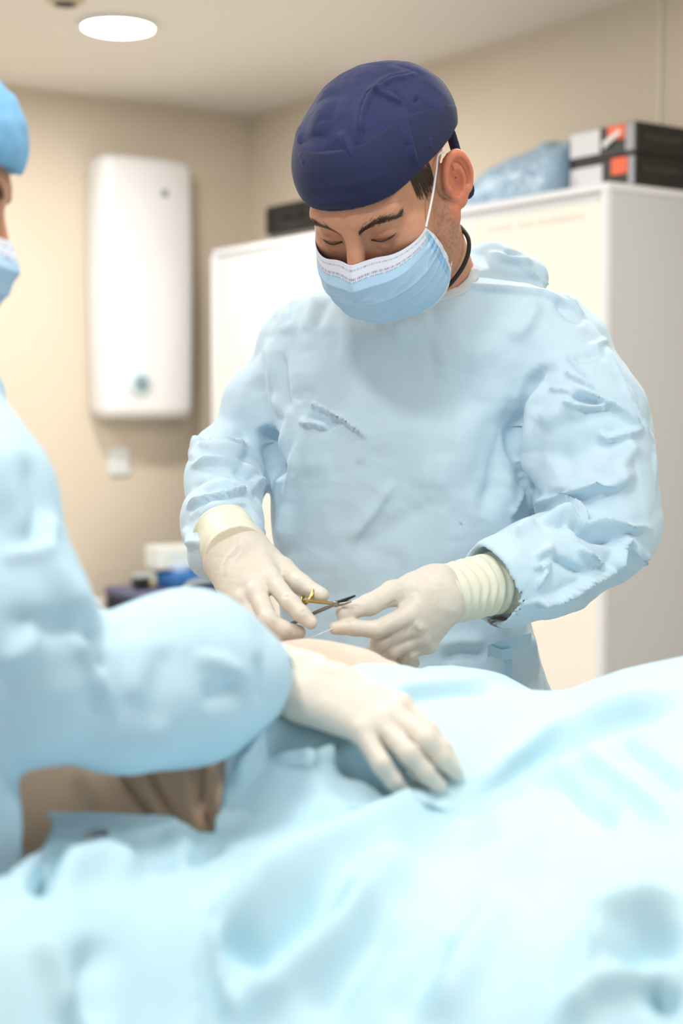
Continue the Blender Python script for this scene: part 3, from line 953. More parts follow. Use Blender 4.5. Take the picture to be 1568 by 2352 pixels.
def band_fn(p):
    q = H.loc(p)
    d = cap_shell(q) - .0007 + .0030 * (vnoise(q * 18) - .5)
    b = brim(q)
    d = np.maximum(d, -b + .0)
    top = .048 * sstep(-.13, .05, q[:, 1]) + .012
    d = np.maximum(d, b - top)
    inner = cranium(q) - .0015
    d = np.maximum(d, -np.maximum(inner, b - .03))
    return d * H.s
V, Q = isosurface(band_fn, lo, hi, .0020)
V = folds(V, vnormals(V, Q), [([(712, 480), (800, 483), (880, 468), (950, 440), (1000, 405)], 2.5, -.0012, 'r'), ([(700, 440), (790, 430), (900, 400)], 10, .001, 'r')])
mk('brim_band', V, Q, M['navyband'], CAP)
kq = A(.030, -.128, .012)
kn = H.w(A(.052, -.118, -.012))
MBk = MB()
def knot_fn(p):
    q = H.loc(p)
    d = ell(q, (.066, -.056, -.052), (.013, .009, .017))
    d = smin(d, cone(q, (.066, -.066, -.040), (.066, -.074, .012), .006, .006), .006)
    return d * H.s
V, Q = isosurface(knot_fn, lo, hi, .003)
mk('tie_knot', V, Q, M['navyband'], CAP)

# hair in front of the ear, eyebrows, lashes
def hair_fn(p):
    q = H.loc(p)
    n = .010 * (vnoise(q * A(120, 120, 30)) - .5) + .006 * (vnoise(q * A(300, 300, 60)) - .5)
    reg = np.maximum(ell(q, (.074, .030, .012), (.03, .022, .034)), ell(q, (-.074, .030, .012), (.03, .022, .034)) * -1e9)
    reg = ell(np.stack([np.abs(q[:, 0]), q[:, 1], q[:, 2]], 1), (.074, .024, .016), (.03, .018, .036)) + n
    reg = np.minimum(reg, np.maximum(q[:, 1] + .055, np.abs(q[:, 2] + .0) - .045))
    return np.maximum(head_base(q) - .0016 + .0012 * (vnoise(q * A(500, 500, 90)) - .3), reg) * H.s
def head_base(q):
    d = cranium(q)
    d = smin(d, ell(q, (0, .030, -.022), (.064, .066, .085)), .03)
    d = smin(d, ell(q, (0, .022, -.068), (.059, .060, .046)), .03)
    return d
def face_only(q): return head_sdf(q)
for sx in (1, -1):
    path = [A(.012 * sx, .098, .0135), A(.026 * sx, .094, .0195), A(.042 * sx, .086, .0230), A(.056 * sx, .072, .0180)]
    strands(H, path, 210, .0080, 11 + sx, face_only, .00024, .0027, (0, 0, .35)).build('eyebrow', M['hair'], SURG)
    path = [A(.073 * sx, .046, .046), A(.076 * sx, .034, .040), A(.078 * sx, .022, .034), A(.079 * sx, .010, .030)]
    strands(H, path, 380, .024, 21 + sx, head_base, .00026, .0100, (0, .5, -6.0), .9).build('hair', M['hair'], SURG)
    path = [A(.019 * sx, .0900, .0000), A(.030 * sx, .0905, -.0025), A(.040 * sx, .0875, -.0018), A(.0475 * sx, .0815, .0010)]
    MB().tube([H.w(p + A(0, .0006, 0)) for p in spline(path, 6)], .0011, 6).build('eyelash', M['lash'], SURG, True)
make_mask(H, SURG)
# cord round the neck
ndir = (NK1 - NK0) / np.linalg.norm(NK1 - NK0)
cpts = [P(1056, 520, 1.985), P(1074, 545, 1.965), P(1076, 575, 1.955), P(1066, 606, 1.945), P(1050, 632, 1.94), P(1030, 655, 1.94), P(1005, 675, 1.95)]
MB().tube(spline(cpts, 10), .0030, 8).build('neck_cord', M['cord'], SURG, True)

# ---------------------------------------------------------------- gown
rS, rE, rW = P(715, 820, 2.13), P(538, 1075, 2.12), P(532, 1255, 1.87)
lS, lE, lW = P(1285, 850, 2.06), P(1372, 1195, 1.985), P(1085, 1345, 1.84)
TL = [  # py, centre px, half width px, centre depth, half depth
    (640, 1010, 90, 2.08, .070), (690, 1000, 250, 2.10, .090), (760, 985, 330, 2.11, .115), (860, 945, 330, 2.11, .130),
    (1000, 932, 318, 2.10, .130), (1200, 930, 308, 2.10, .128), (1400, 930, 285, 2.10, .130), (1500, 945, 300, 2.10, .135), (1620, 950, 330, 2.10, .15), (2300, 950, 360, 2.10, .17)]
TZs = np.array([P(t[1], t[0], t[3])[2] for t in TL])[::-1]
TXs = np.array([P(t[1], t[0], t[3])[0] for t in TL])[::-1]
TYs = np.array([t[3] for t in TL])[::-1]
TAs = np.array([t[2] / FPX * t[3] for t in TL])[::-1]
TBs = np.array([t[4] for t in TL])[::-1]
GZ0 = .42
def torso(p):
    z = p[:, 2]
    cx = np.interp(z, TZs, TXs); cy = np.interp(z, TZs, TYs); a = np.interp(z, TZs, TAs); b = np.interp(z, TZs, TBs)
    x = (p[:, 0] - cx) / a; y = (p[:, 1] - cy) / b
    e = 2.5
    k = (np.abs(x) ** e + np.abs(y) ** e) ** (1 / e)
    d = (k - 1) * np.minimum(a, b)
    return np.maximum(np.maximum(d, z - (TZs[-1])), GZ0 - z)
def arm_r(p):
    d = cone(p, rS, P(612, 940, 2.12), .072, .060)
    d = smin(d, cone(p, P(612, 940, 2.12), rE, .060, .056), .03)
    d2 = cone(p, P(522, 1060, 2.10), P(512, 1200, 1.95), .060, .052)
    d2 = smin(d2, cone(p, P(512, 1200, 1.95), P(508, 1262, 1.885), .052, .045), .02)
    return smin(d, d2, .012)
cax = lW - P(1260, 1300, 1.90); cax /= np.linalg.norm(cax)
def arm_l(p):
    d = cone(p, lS, P(1340, 970, 2.035), .080, .082)
    d = smin(d, cone(p, P(1340, 970, 2.035), lE, .085, .080), .04)
    d = smin(d, cone(p, P(1410, 1080, 2.0), P(1405, 1215, 1.97), .052, .056), .03)
    f = cone(p, P(1390, 1235, 1.965), P(1250, 1300, 1.90), .066, .062)
    f = smin(f, cone(p, P(1250, 1300, 1.90), P(1165, 1332, 1.862), .063, .060), .02)
    f = np.maximum(f, (p - P(1122, 1345, 1.845)) @ cax + .006 * (vnoise(p * 38) - .5))
    return smin(d, f, .008)
def neck_hole(p): return cone(p, P(966, 530, 1.95), P(985, 622, 2.01), .064, .058)
def gown_sdf(p, hole=True):
    d = torso(p)
    sh = cone(p, P(1030, 705, 2.09), P(1270, 825, 2.08), .072, .078)
    sh = smin(sh, cone(p, P(985, 712, 2.09), P(725, 800, 2.12), .072, .074), .03)
    d = smin(d, sh, .05)
    d = smin(d, cone(p, P(925, 752, 2.005), P(1015, 738, 2.012), .048, .052), .04)
    # loose collar bunched at the nape
    d = smin(d, cone(p, P(1120, 610, 2.10), P(1215, 640, 2.13), .035, .030), .03)
    d = smin(d, arm_r(p), .016)
    d = smin(d, arm_l(p), .016)
    if hole: d = smax(d, -neck_hole(p), .006)
    # open sleeve end round the left wrist
    t = (p - P(1158, 1334, 1.859)) @ cax
    rr = np.linalg.norm(p - P(1158, 1334, 1.859) - t[:, None] * cax, axis=1)
    d = np.maximum(d, -np.maximum(rr - .047 - .004 * (vnoise(p * 30) - .5), -t))
    sl = sstep(.17, .22, np.abs(p[:, 0] - .10))
    cr = (.004 + .005 * sl) * (ridged(p * A(11, 11, 9)) - .5) + (.0025 + .004 * sl) * (ridged(p * A(24, 20, 22) + 7.7) - .5) + .0014 * (ridged(p * A(46, 40, 44) + 3.1) - .5)
    return (d + cr) * .85
V, Q = isosurface(gown_sdf, A(-.34, 1.68, GZ0 - .02), A(.56, 2.36, 1.56), .0036, lip=2.0)
V = relax(V, Q, 2, .5)
N = vnormals(V, Q)
def z5(l): return [(400 + x / 2.613, 560 + y / 2.613) for x, y in l]
def z6(l): return [(950 + x / 2.537, 560 + y / 2.537) for x, y in l]
def z8(l): return [(1000 + x / 2.761, 1250 + y / 2.761) for x, y in l]
gown_strokes = [
    # right sleeve and its meeting with the chest
    (z5([(560, 560), (600, 760), (610, 900), (650, 1050)]), 16, .007, 'r'),
    (z5([(640, 640), (660, 900), (690, 1020)]), 12, -.006, 'r'),
    (z5([(530, 1090), (580, 1200), (620, 1330), (640, 1420)]), 16, -.020, 'r'),
    (z5([(690, 1000), (640, 1250), (630, 1400), (650, 1900)]), 14, .006, 's'),
    (z5([(745, 1180), (700, 1380), (675, 1600), (655, 1860)]), 9, .005, 'r'),
    (z5([(90, 1340), (200, 1320), (330, 1330), (470, 1390), (580, 1490)]), 9, .010, 's'),
    (z5([(120, 1230), (300, 1230), (440, 1270)]), 14, .008, 'r'),
    (z5([(350, 1350), (440, 1400), (520, 1400)]), 7, -.008, 'r'),
    (z5([(110, 1480), (250, 1440), (400, 1450), (450, 1480)]), 10, -.008, 'r'),
    (z5([(70, 1590), (180, 1550), (300, 1520), (420, 1480), (450, 1450)]), 9, .011, 's'),
    (z5([(90, 1650), (240, 1590), (400, 1570), (460, 1600)]), 9, .007, 'r'),
    (z5([(470, 1470), (560, 1560), (590, 1700)]), 14, -.010, 'r'),
    (z5([(410, 1560), (500, 1700), (570, 1830)]), 9, .006, 'r'),
    (z5([(190, 1760), (215, 1690), (225, 1640)]), 6, -.008, 'r'),
    (z5([(60, 1700), (100, 1800), (190, 1790)]), 9, .007, 'r'),
    (z5([(170, 1160), (120, 1230), (95, 1300)]), 14, .010, 'r'),
    (z5([(200, 1180), (330, 1200), (440, 1220)]), 8, .006, 's'),
    # chest
    (z5([(810, 955), (930, 1010), (1030, 1070), (1160, 1170)]), 7, .009, 's'),
    (z5([(750, 1070), (850, 1090), (940, 1110)]), 8, .008, 's'),
    (z5([(800, 1030), (900, 1060), (1000, 1080)]), 6, -.005, 'r'),
    (z5([(830, 960), (860, 990)]), 5, .006, 'p'),
    (z5([(700, 930), (780, 890), (850, 900)]), 12, -.004, 'r'),
    (z5([(1170, 1100), (1150, 1200), (1100, 1330)]), 12, .003, 's'),
    (z5([(840, 1000), (800, 1200), (830, 1400)]), 40, .004, 'r'),
    (z5([(1000, 800), (1250, 720), (1500, 640)]), 40, -.005, 'r'),
    (z5([(1050, 1800), (1200, 1620), (1330, 1420)]), 18, .004, 's'),
    (z5([(1080, 1900), (1280, 1700), (1560, 1560)]), 30, -.004, 'r'),
    (z5([(1280, 520), (1400, 470), (1560, 440)]), 30, .004, 'r'),
    (z5([(860, 180), (840, 350), (780, 520)]), 14, .004, 'r'), (z5([(980, 200), (900, 400), (840, 520)]), 12, -.003, 'r'),
    (z5([(560, 350), (640, 420), (700, 540)]), 16, .004, 'r'),
    (z5([(690, 260), (700, 400), (660, 520)]), 10, -.003, 'r'),
    (z6([(350, 900), (250, 1200), (80, 1500)]), 36, .005, 'r'),
    (z6([(500, 950), (420, 1250), (330, 1500)]), 30, -.005, 'r'),
    (z6([(610, 900), (540, 1150), (480, 1400), (400, 1600)]), 24, -.010, 'r'),
    (z6([(560, 1600), (620, 1480), (640, 1400)]), 7, .005, 'p'),
    (z6([(100, 700), (300, 640), (560, 600)]), 40, .005, 'r'),
    # left shoulder
    (z6([(230, 245), (480, 265), (750, 295), (900, 360), (990, 430)]), 10, .006, 's'),
    (z6([(560, 85), (760, 220), (900, 330), (1010, 440)]), 6, .004, 'p'),
    (z6([(300, 160), (500, 190), (800, 215)]), 9, -.004, 'r'),
    (z6([(420, 60), (560, 90), (700, 110)]), 8, .006, 'r'), (z6([(520, 60), (640, 50), (690, 60)]), 6, -.006, 'r'),
    (z6([(1010, 440), (1120, 600), (1200, 760), (1260, 900), (1320, 1010), (1400, 1160), (1408, 1500)]), 5, .004, 'p'),
    (z6([(720, 320), (660, 460), (560, 560)]), 18, .005, 'r'),
    (z6([(820, 330), (900, 420), (1000, 460)]), 9, -.004, 'r'),
    # armhole and sleeve of the left arm
    (z6([(850, 715), (740, 740), (690, 800), (640, 930), (605, 1080), (600, 1200), (650, 1400), (740, 1500)]), 11, -.012, 'r'),
    (z6([(760, 800), (700, 950), (680, 1150), (670, 1280), (700, 1400)]), 13, .010, 'r'),
    (z6([(890, 640), (950, 720), (1000, 790)]), 6, .005, 'p'), (z6([(870, 740), (960, 790), (1060, 850)]), 6, .005, 'p'),
    (z6([(920, 830), (1030, 880), (1150, 940), (1250, 1010), (1340, 1090)]), 9, .010, 't'),
    (z6([(860, 930), (980, 960), (1080, 960), (1140, 940)]), 9, .008, 's'),
    (z6([(790, 845), (900, 855), (920, 880)]), 5, .006, 'p'),
    (z6([(900, 890), (1010, 915), (1110, 935)]), 7, -.007, 'r'),
    (z6([(1070, 1090), (1130, 1135), (1230, 1110), (1340, 1085)]), 8, .007, 'r'),
    (z6([(720, 1050), (900, 960), (1000, 1000)]), 22, .007, 'r'),
    (z6([(800, 1300), (1000, 1200), (1250, 1120)]), 34, -.007, 'r'),
    (z6([(1100, 630), (1000, 670), (930, 660)]), 10, -.004, 'r'),
    (z6([(1130, 560), (1050, 600), (1090, 660)]), 8, .005, 'r'),
    (z6([(1300, 1150), (1200, 1280), (1160, 1400)]), 20, .008, 'r'),
    (z6([(780, 1440), (930, 1420), (1180, 1400), (1300, 1330)]), 16, .010, 'r'),
    # elbow
    (z6([(715, 1590), (725, 1530), (770, 1500), (870, 1500), (960, 1450), (1180, 1410)]), 9, .010, 'r'),
    (z6([(720, 1600), (800, 1600), (890, 1585), (1000, 1640), (1150, 1645), (1400, 1660)]), 12, .014, 't'),
    (z6([(870, 1490), (960, 1550), (1010, 1630)]), 8, .009, 's'),
    (z6([(890, 1600), (960, 1650), (1060, 1700), (1220, 1740)]), 13, -.016, 'r'),
    (z6([(720, 1620), (600, 1680), (540, 1740)]), 10, .008, 'r'),
    (z6([(880, 1600), (860, 1640), (760, 1620)]), 7, -.007, 'r'),
    (z6([(1240, 1690), (1190, 1780), (1130, 1860)]), 8, .011, 's'),
    (z6([(880, 1640), (950, 1760), (1060, 1850)]), 9, .006, 'p'),
    (z6([(1240, 1700), (1320, 1800), (1390, 1840)]), 10, .007, 'r'),
    # forearm
    (z8([(480, 350), (590, 372), (760, 330), (900, 262), (1080, 140), (1180, 30)]), 11, .013, 't'),
    (z8([(620, 80), (700, 40), (760, 20)]), 9, .006, 'r'),
    (z8([(560, 120), (660, 150), (720, 110)]), 8, .006, 'p'),
    (z8([(590, 190), (630, 280), (690, 190), (720, 90)]), 9, .007, 'p'),
    (z8([(740, 70), (860, 150), (960, 200)]), 10, -.008, 'r'),
    (z8([(880, 30), (1000, 100), (1070, 130)]), 8, .007, 'p'),
    (z8([(480, 60), (480, 180), (520, 300), (480, 340)]), 10, .009, 'r'),
    (z8([(400, 320), (420, 420), (400, 520)]), 10, .006, 'r'),
    (z8([(860, 300), (1000, 320), (1150, 240), (1300, 170)]), 12, -.007, 'r'),
    (z8([(600, 480), (800, 430), (1000, 350)]), 16, .005, 'r'),
    (z8([(1220, 20), (1290, 90), (1340, 150)]), 8, .007, 'p'),
    # waist
    (z8([(0, 640), (150, 610), (330, 620)]), 14, .005, 'r'), (z8([(30, 740), (160, 690), (330, 700)]), 12, -.005, 'r'),
    (z8([(600, 560), (620, 700), (640, 820)]), 12, .006, 'r'), (z8([(700, 660), (690, 780), (760, 900)]), 12, -.004, 'r'),
]
t_ = (V - P(1158, 1334, 1.859)) @ cax
r_w = np.linalg.norm(V - P(1158, 1334, 1.859) - t_[:, None] * cax, axis=1)
keep_ = ((t_ > -.006) & (r_w < .064))
V2 = folds(V, N, [(a_, b_, c_ * 1.45, d_) for a_, b_, c_, d_ in gown_strokes])
V = np.where(keep_[:, None], V + (V2 - V) * .15, V2)
px_, py_, _d = project(V)
gcol = np.tile(np.array(lin(204, 229, 244)), (len(V), 1))
def spot(a, rad, thr, rgb, amt):      # dried stains on the gown, a shape in the cloth itself
    dq = np.linalg.norm(V - a, axis=1)
    m_ = (dq < rad) & (vnoise(V * 160 + 9.1) > thr)
    gcol[m_] = gcol[m_] * (1 - amt) + np.array(lin(*rgb)) * amt
fr_ = V[:, 1] < 1.95
stp = P(1134, 1424, 1.83)
near = np.nonzero(fr_ & (np.hypot(px_ - 1140, py_ - 1412) < 14))[0]
if len(near): spot(V[near[V[near, 1].argmin()]], .013, .45, (112, 78, 66), .8)
for (sx_, sy_) in ((1062, 1202),):
    near = np.nonzero(np.hypot(px_ - sx_, py_ - sy_) < 6)[0]
    if len(near): spot(V[near[V[near, 1].argmin()]], .0024, .0, (96, 108, 116), .5)
GOWN = mk('surgical_gown', V, Q, M['gown'], SURG, cols=gcol)
GOWN['label'] = 'pale blue disposable surgical gown'
# collar binding
def binding(p):
    g = gown_sdf(p, False)
    return np.maximum(np.abs(g) - .0032, np.abs(neck_hole(p) - .003) - .006)
V, Q = isosurface(binding, P(870, 760, 1.9) - A(.02, .05, 0), P(1180, 500, 2.2), .0022, lip=2.0)
V = relax(V, Q, 2, .5)
mk('collar_binding', V, Q, M['collar'], GOWN)
# waist tie
wt = MB()
def ribbon(mb, pts, w_, up=A(0, 0, 1)):
    pts = spline(pts, 6); V_ = []
    for p in pts: V_ += [p + up * w_ / 2, p - up * w_ / 2, p - up * w_ / 2 + A(0, .0015, 0), p + up * w_ / 2 + A(0, .0015, 0)]
    F_ = []
    for i in range(len(pts) - 1):
        for k in range(4): F_.append((4 * i + k, 4 * i + (k + 1) % 4, 4 * i + 4 + (k + 1) % 4, 4 * i + 4 + k))
    F_ += [(3, 2, 1, 0), tuple(4 * (len(pts) - 1) + k for k in range(4))]
    mb.add(V_, F_)
ribbon(wt, [P(1120, 1496, 1.945), P(1150, 1486, 1.935), P(1185, 1478, 1.95), P(1220, 1466, 2.00)], .015)
wt.build('waist_tie', M['tie'], GOWN, True)
wt = MB(); ribbon(wt, [P(1124, 1492, 1.942), P(1150, 1504, 1.928), P(1175, 1500, 1.935)], .014); wt.build('tie_loop', M['tie'], GOWN, True)
wt = MB(); ribbon(wt, [P(1156, 1500, 1.945), P(1168, 1530, 1.945), P(1158, 1600, 1.95)], .010, A(1, 0, .3)); wt.build('tie_end', M['tie'], GOWN, True)
# legs and shoes below the gown
def legs(p):
    d = None
    for sx in (-.11, .13):
        b = A(.09 + sx, 2.12, 0)
        e = cone(p, b + A(0, 0, .60), b + A(0, 0, .10), .085, .06)
        d = e if d is None else np.minimum(d, e)
    return np.maximum(d, .05 - p[:, 2])
V, Q = isosurface(legs, A(-.25, 1.95, 0), A(.45, 2.3, .75), .008)
mk('trousers', V, Q, M['trousers'], SURG)
for sx in (-.11, .13):
    def shoe(p, sx=sx):
        b = A(.09 + sx, 2.12, 0)
        d = cone(p, b + A(0, .04, .035), b + A(0, -.15, .03), .042, .038)
        d = smin(d, cone(p, b + A(0, 0, .05), b + A(0, 0, .09), .05, .05), .03)
        return np.maximum(d, .002 - p[:, 2])
    V, Q = isosurface(shoe, A(.09 + sx - .09, 1.85, -.02), A(.09 + sx + .09, 2.27, .18), .006)
    mk('shoe', V, Q, M['shoe'], SURG)

# ---------------------------------------------------------------- surgeon's gloved hands
wr_r = (P(565, 1248, 1.85), P(512, 1292, 1.835))
fr = [
    [P(622, 1332, 1.785), P(668, 1385, 1.745), P(692, 1410, 1.735), P(713, 1430, 1.732)],
    [P(590, 1362, 1.775), P(617, 1425, 1.735), P(650, 1446, 1.735), P(686, 1452, 1.745)],
    [P(560, 1380, 1.78), P(600, 1446, 1.745), P(640, 1462, 1.75), P(676, 1466, 1.762)],
    [P(538, 1385, 1.79), P(584, 1455, 1.765), P(620, 1478, 1.775), P(650, 1484, 1.785)]]
th_r = (P(612, 1290, 1.835), P(648, 1308, 1.82), P(692, 1344, 1.79), P(736, 1368, 1.765))
GR = glove('glove', SURG, wr_r, fr, th_r, .040, strokes=[
    ([(555, 1260), (530, 1290), (515, 1325)], 4, .0012, 'r'), ([(548, 1250), (520, 1280), (505, 1312)], 4, -.0012, 'r'),
    ([(650, 1372), (668, 1368)], 3, -.0012, 'r'), ([(690, 1408), (700, 1402)], 3, -.0010, 'r')])
cuff('cuff', GR, P(542, 1274, 1.836), P(512, 1222, 1.885), .0395, .0375, 2, .0008, seed=3)

wr_l = (P(1000, 1348, 1.805), P(1012, 1392, 1.80))
fl = [
    [P(938, 1412, 1.775), P(862, 1446, 1.745), P(812, 1441, 1.742), P(770, 1443, 1.745)],
    [P(952, 1438, 1.782), P(872, 1474, 1.765), P(862, 1494, 1.79), P(890, 1508, 1.81)],
    [P(966, 1462, 1.79), P(898, 1494, 1.775), P(890, 1512, 1.80), P(915, 1522, 1.82)],
    [P(982, 1478, 1.80), P(940, 1500, 1.79), P(930, 1515, 1.81), P(950, 1522, 1.83)]]
th_l = (P(948, 1352, 1.80), P(902, 1362, 1.785), P(848, 1388, 1.765), P(790, 1408, 1.750))
GL = glove('glove', SURG, wr_l, fl, th_l, .044, strokes=[
    ([(912, 1380), (898, 1388), (886, 1394)], 4, -.002, 'r'), ([(900, 1456), (880, 1464), (862, 1466)], 4, -.0015, 'r'),
    ([(950, 1430), (965, 1440), (960, 1450)], 10, .002, 'r')])
cuff('cuff', GL, P(996, 1372, 1.803), P(1152, 1334, 1.862), .0345, .0385, 8, .0016, seed=1)

# ---------------------------------------------------------------- needle holder and thread
e = empty('needle_holder', tuple(P(768, 1388, 1.742)), 'steel needle holder with gold finger rings in the surgeon\'s right hand', 'needle holder')
def ringpts(c, ax1, ax2, n=26): return [c + math.cos(t) * ax1 + math.sin(t) * ax2 for t in np.linspace(0, 2 * math.pi, n, endpoint=False)]
MB().tube(ringpts(P(707, 1366, 1.768), P(721, 1350, 1.768) - P(707, 1366, 1.768), A(.000, .0135, .006)), .0022, 10, True).build('ring', M['gold'], e, True)
MB().tube(ringpts(P(632, 1456, 1.748), P(648, 1446, 1.748) - P(632, 1456, 1.748), A(.002, .012, -.008)), .0022, 10, True).build('ring', M['gold'], e, True)
MB().tube(spline([P(697, 1379, 1.760), P(722, 1382, 1.752), P(768, 1386, 1.742)], 6), [.0022] + [.0020] * 11 + [.0024], 8).build('shank', M['gold'], e, True)
MB().tube(spline([P(648, 1440, 1.765), P(690, 1424, 1.760), P(718, 1410, 1.752), P(768, 1388, 1.740)], 6), [.0022] * 18 + [.0026], 8).build('shank', M['steel'], e, True)
MB().disc(P(770, 1387, 1.739), (A(1, 0, 0), A(0, 0, 1), A(0, -1, 0)), [(.0036, -.003), (.0036, .002), (.0026, .003)], 20).build('box_lock', M['steel'], e, True)
MB().tube([P(770, 1387, 1.742), P(792, 1378, 1.740), P(816, 1368, 1.738)], [.0028, .0022, .0011], 8).build('jaw', M['darksteel'], e, True)
MB().tube([P(770, 1389, 1.742), P(790, 1386, 1.740), P(807, 1381, 1.738)], [.0028, .0022, .0011], 8).build('jaw', M['steel'], e, True)
MB().tube([P(700, 1382, 1.760), P(690, 1392, 1.758), P(694, 1398, 1.758)], .0016, 6).build('ratchet', M['gold'], e, True)
setp(MB().tube(spline([P(764, 1443, 1.737), P(720, 1462, 1.735), P(676, 1478, 1.73)], 6), .00035, 5).build('suture_thread', M['thread'], None, True), 'thin pale suture thread pulled by the surgeon\'s left fingertips', 'thread')

# ================================================================== patient and drape
ctrl = [  # px, py, depth on the cloth
    (820, 1548, 1.60), (960, 1531, 1.66), (1050, 1530, 1.67), (1130, 1540, 1.665), (1210, 1582, 1.64), (1275, 1628, 1.60), (1340, 1622, 1.60),
    (1380, 1556, 1.52), (1470, 1530, 1.50), (1568, 1510, 1.46), (1700, 1490, 1.44),
    (900, 1610, 1.52), (1060, 1640, 1.50), (1200, 1680, 1.46), (1330, 1680, 1.40), (1568, 1650, 1.32),
    (1060, 1790, 1.39), (930, 1830, 1.36), (760, 1740, 1.36), (620, 1800, 1.30), (530, 1900, 1.245),
    (490, 1924, 1.22), (300, 1903, 1.20), (60, 1912, 1.18), (180, 1908, 1.19),
    (1050, 1860, 1.31), (800, 1950, 1.22), (500, 2010, 1.16), (300, 2020, 1.12), (110, 2015, 1.08), (0, 2060, 1.03), (-150, 2080, 1.0),
    (1300, 1880, 1.22), (1568, 1850, 1.14), (1700, 1850, 1.12),
    (1000, 2080, 1.13), (1300, 2080, 1.06), (1568, 2060, 1.02),
    (750, 2130, 1.10), (480, 2130, 1.09), (200, 2160, 1.02), (0, 2200, .97),
    (100, 2352, .96), (400, 2352, 1.045), (700, 2352, 1.035), (1000, 2352, 1.0), (1300, 2352, .97), (1568, 2352, .945),
]
CP = np.array([P(*c) for c in ctrl])
extra = np.array([[-.6, .98, .93], [-.6, .85, .78], [-.3, .80, .70], [0, .86, .70], [.4, .80, .70], [.7, .82, .85], [.9, 1.0, .93], [.9, 1.4, .98],
                  [.3, 1.78, .87], [.1, 1.80, .88], [.6, 1.66, .80], [.8, 1.62, .80], [.45, 1.70, .82], [.38, 1.68, .85], [-.1, 1.78, .86], [-.6, 1.2, .93]])
CP = np.concatenate([CP, extra])
def tps(r2): return .5 * r2 * np.log(np.maximum(r2, 1e-12))
nC = len(CP)
r2 = ((CP[:, None, :2] - CP[None, :, :2]) ** 2).sum(-1)
K_ = np.zeros((nC + 3, nC + 3)); K_[:nC, :nC] = tps(r2) + np.eye(nC) * 2e-4
K_[:nC, nC] = 1; K_[:nC, nC + 1:] = CP[:, :2]; K_[nC:, :nC] = K_[:nC, nC:].T
Wt = np.linalg.solve(K_, np.concatenate([CP[:, 2], np.zeros(3)]))
def cloth_z0(xy):
    out = np.empty(len(xy))
    for i in range(0, len(xy), 20000):
        b = xy[i:i + 20000]
        rr = ((b[:, None] - CP[None, :, :2]) ** 2).sum(-1)
        out[i:i + 20000] = tps(rr) @ Wt[:nC] + Wt[nC] + b @ Wt[nC + 1:]
    return out
def belly_z(xy):
    x, y = xy[:, 0], xy[:, 1]
    f = 1 - .42 * sstep(-.08, .22, x)
    ry = .235 - .03 * sstep(.0, .3, x)
    k = 1 - ((y - 1.485) / ry) ** 2
    return np.where(k > 0, .895 + .140 * f * np.sqrt(np.maximum(k, 0)), .80)
def cloth_z(xy):
    a = cloth_z0(xy); b = belly_z(xy) + .006
    return smax(a, b, .012)
nx, ny = 330, 235
gx = np.linspace(-.62, .92, nx); gy = np.linspace(.76, 1.80, ny)
XX, YY = np.meshgrid(gx, gy, indexing='ij')
xy = np.stack([XX.ravel(), YY.ravel()], 1)
zz = cloth_z(xy)
V = np.concatenate([xy, zz[:, None]], 1)
ii = np.arange(nx * ny).reshape(nx, ny)
Q = np.stack([ii[:-1, :-1], ii[1:, :-1], ii[1:, 1:], ii[:-1, 1:]], -1).reshape(-1, 4)
N = vnormals(V, Q)
drape_strokes = [
    ([(470, 2112), (620, 2040), (780, 1962), (920, 1905), (1060, 1850)], 48, .020, 't'),
    ([(540, 2352), (660, 2230), (800, 2110), (960, 1960)], 45, .014, 'r'),
    ([(500, 2150), (620, 2200), (800, 2050)], 45, -.016, 'r'),
    ([(720, 2352), (800, 2220), (900, 2100)], 40, -.010, 'r'),
    ([(480, 2120), (500, 2230), (530, 2352)], 18, .010, 's'),
    ([(80, 2140), (130, 2240), (160, 2352)], 26, .010, 'r'),
    ([(220, 2352), (200, 2260), (230, 2150)], 40, -.008, 'r'),
    ([(90, 2060), (98, 2010), (130, 1940)], 18, -.020, 'r'),
    ([(110, 2010), (240, 1985), (330, 2010)], 30, .010, 'r'),
    ([(700, 1662), (610, 1740), (540, 1840)], 13, -.002, 'r'), ([(660, 1640), (590, 1720), (530, 1800)], 18, .010, 'r'),
    ([(620, 1745), (690, 1745), (760, 1735), (800, 1715)], 10, .010, 's'),
    ([(770, 1735), (850, 1760), (930, 1815)], 24, -.018, 'r'),
    ([(940, 1745), (960, 1790), (990, 1812)], 10, -.008, 'r'),
    ([(880, 1607), (980, 1596), (1080, 1584), (1150, 1590)], 9, -.006, 'r'), ([(880, 1590), (1000, 1580), (1130, 1565)], 12, .005, 'r'),
    ([(1568, 1615), (1400, 1668), (1250, 1730), (1080, 1850)], 18, -.007, 'r'),
    ([(1568, 1580), (1420, 1628), (1260, 1690), (1100, 1810)], 24, .008, 'r'),
    ([(1568, 1900), (1450, 1800), (1330, 1720)], 26, .007, 'r'), ([(1568, 1830), (1480, 1750), (1400, 1700)], 22, -.007, 'r'),
    ([(1230, 1750), (1330, 1850), (1420, 1890)], 30, -.008, 'r'),
    ([(1568, 2060), (1460, 2075), (1380, 2110), (1370, 2250)], 30, .012, 's'),
    ([(1568, 2150), (1480, 2160), (1420, 2220)], 34, -.012, 'r'),
    ([(1568, 2300), (1520, 2290), (1480, 2250)], 24, -.016, 'r'), ([(1290, 2352), (1360, 2270), (1500, 2230)], 30, .009, 'r'),
    ([(1000, 2352), (1080, 2200), (1180, 2050)], 40, .007, 'r'), ([(900, 2352), (960, 2250), (1040, 2150)], 34, -.006, 'r'),
    ([(250, 1925), (330, 1960), (420, 1990)], 26, -.006, 'r'), ([(440, 1960), (400, 1930), (380, 1910)], 18, .005, 'r'),
    ([(430, 1985), (480, 1960), (520, 1935)], 12, -.008, 'r'),
    ([(700, 1880), (900, 1860), (1020, 1810)], 30, .007, 'r'),
]
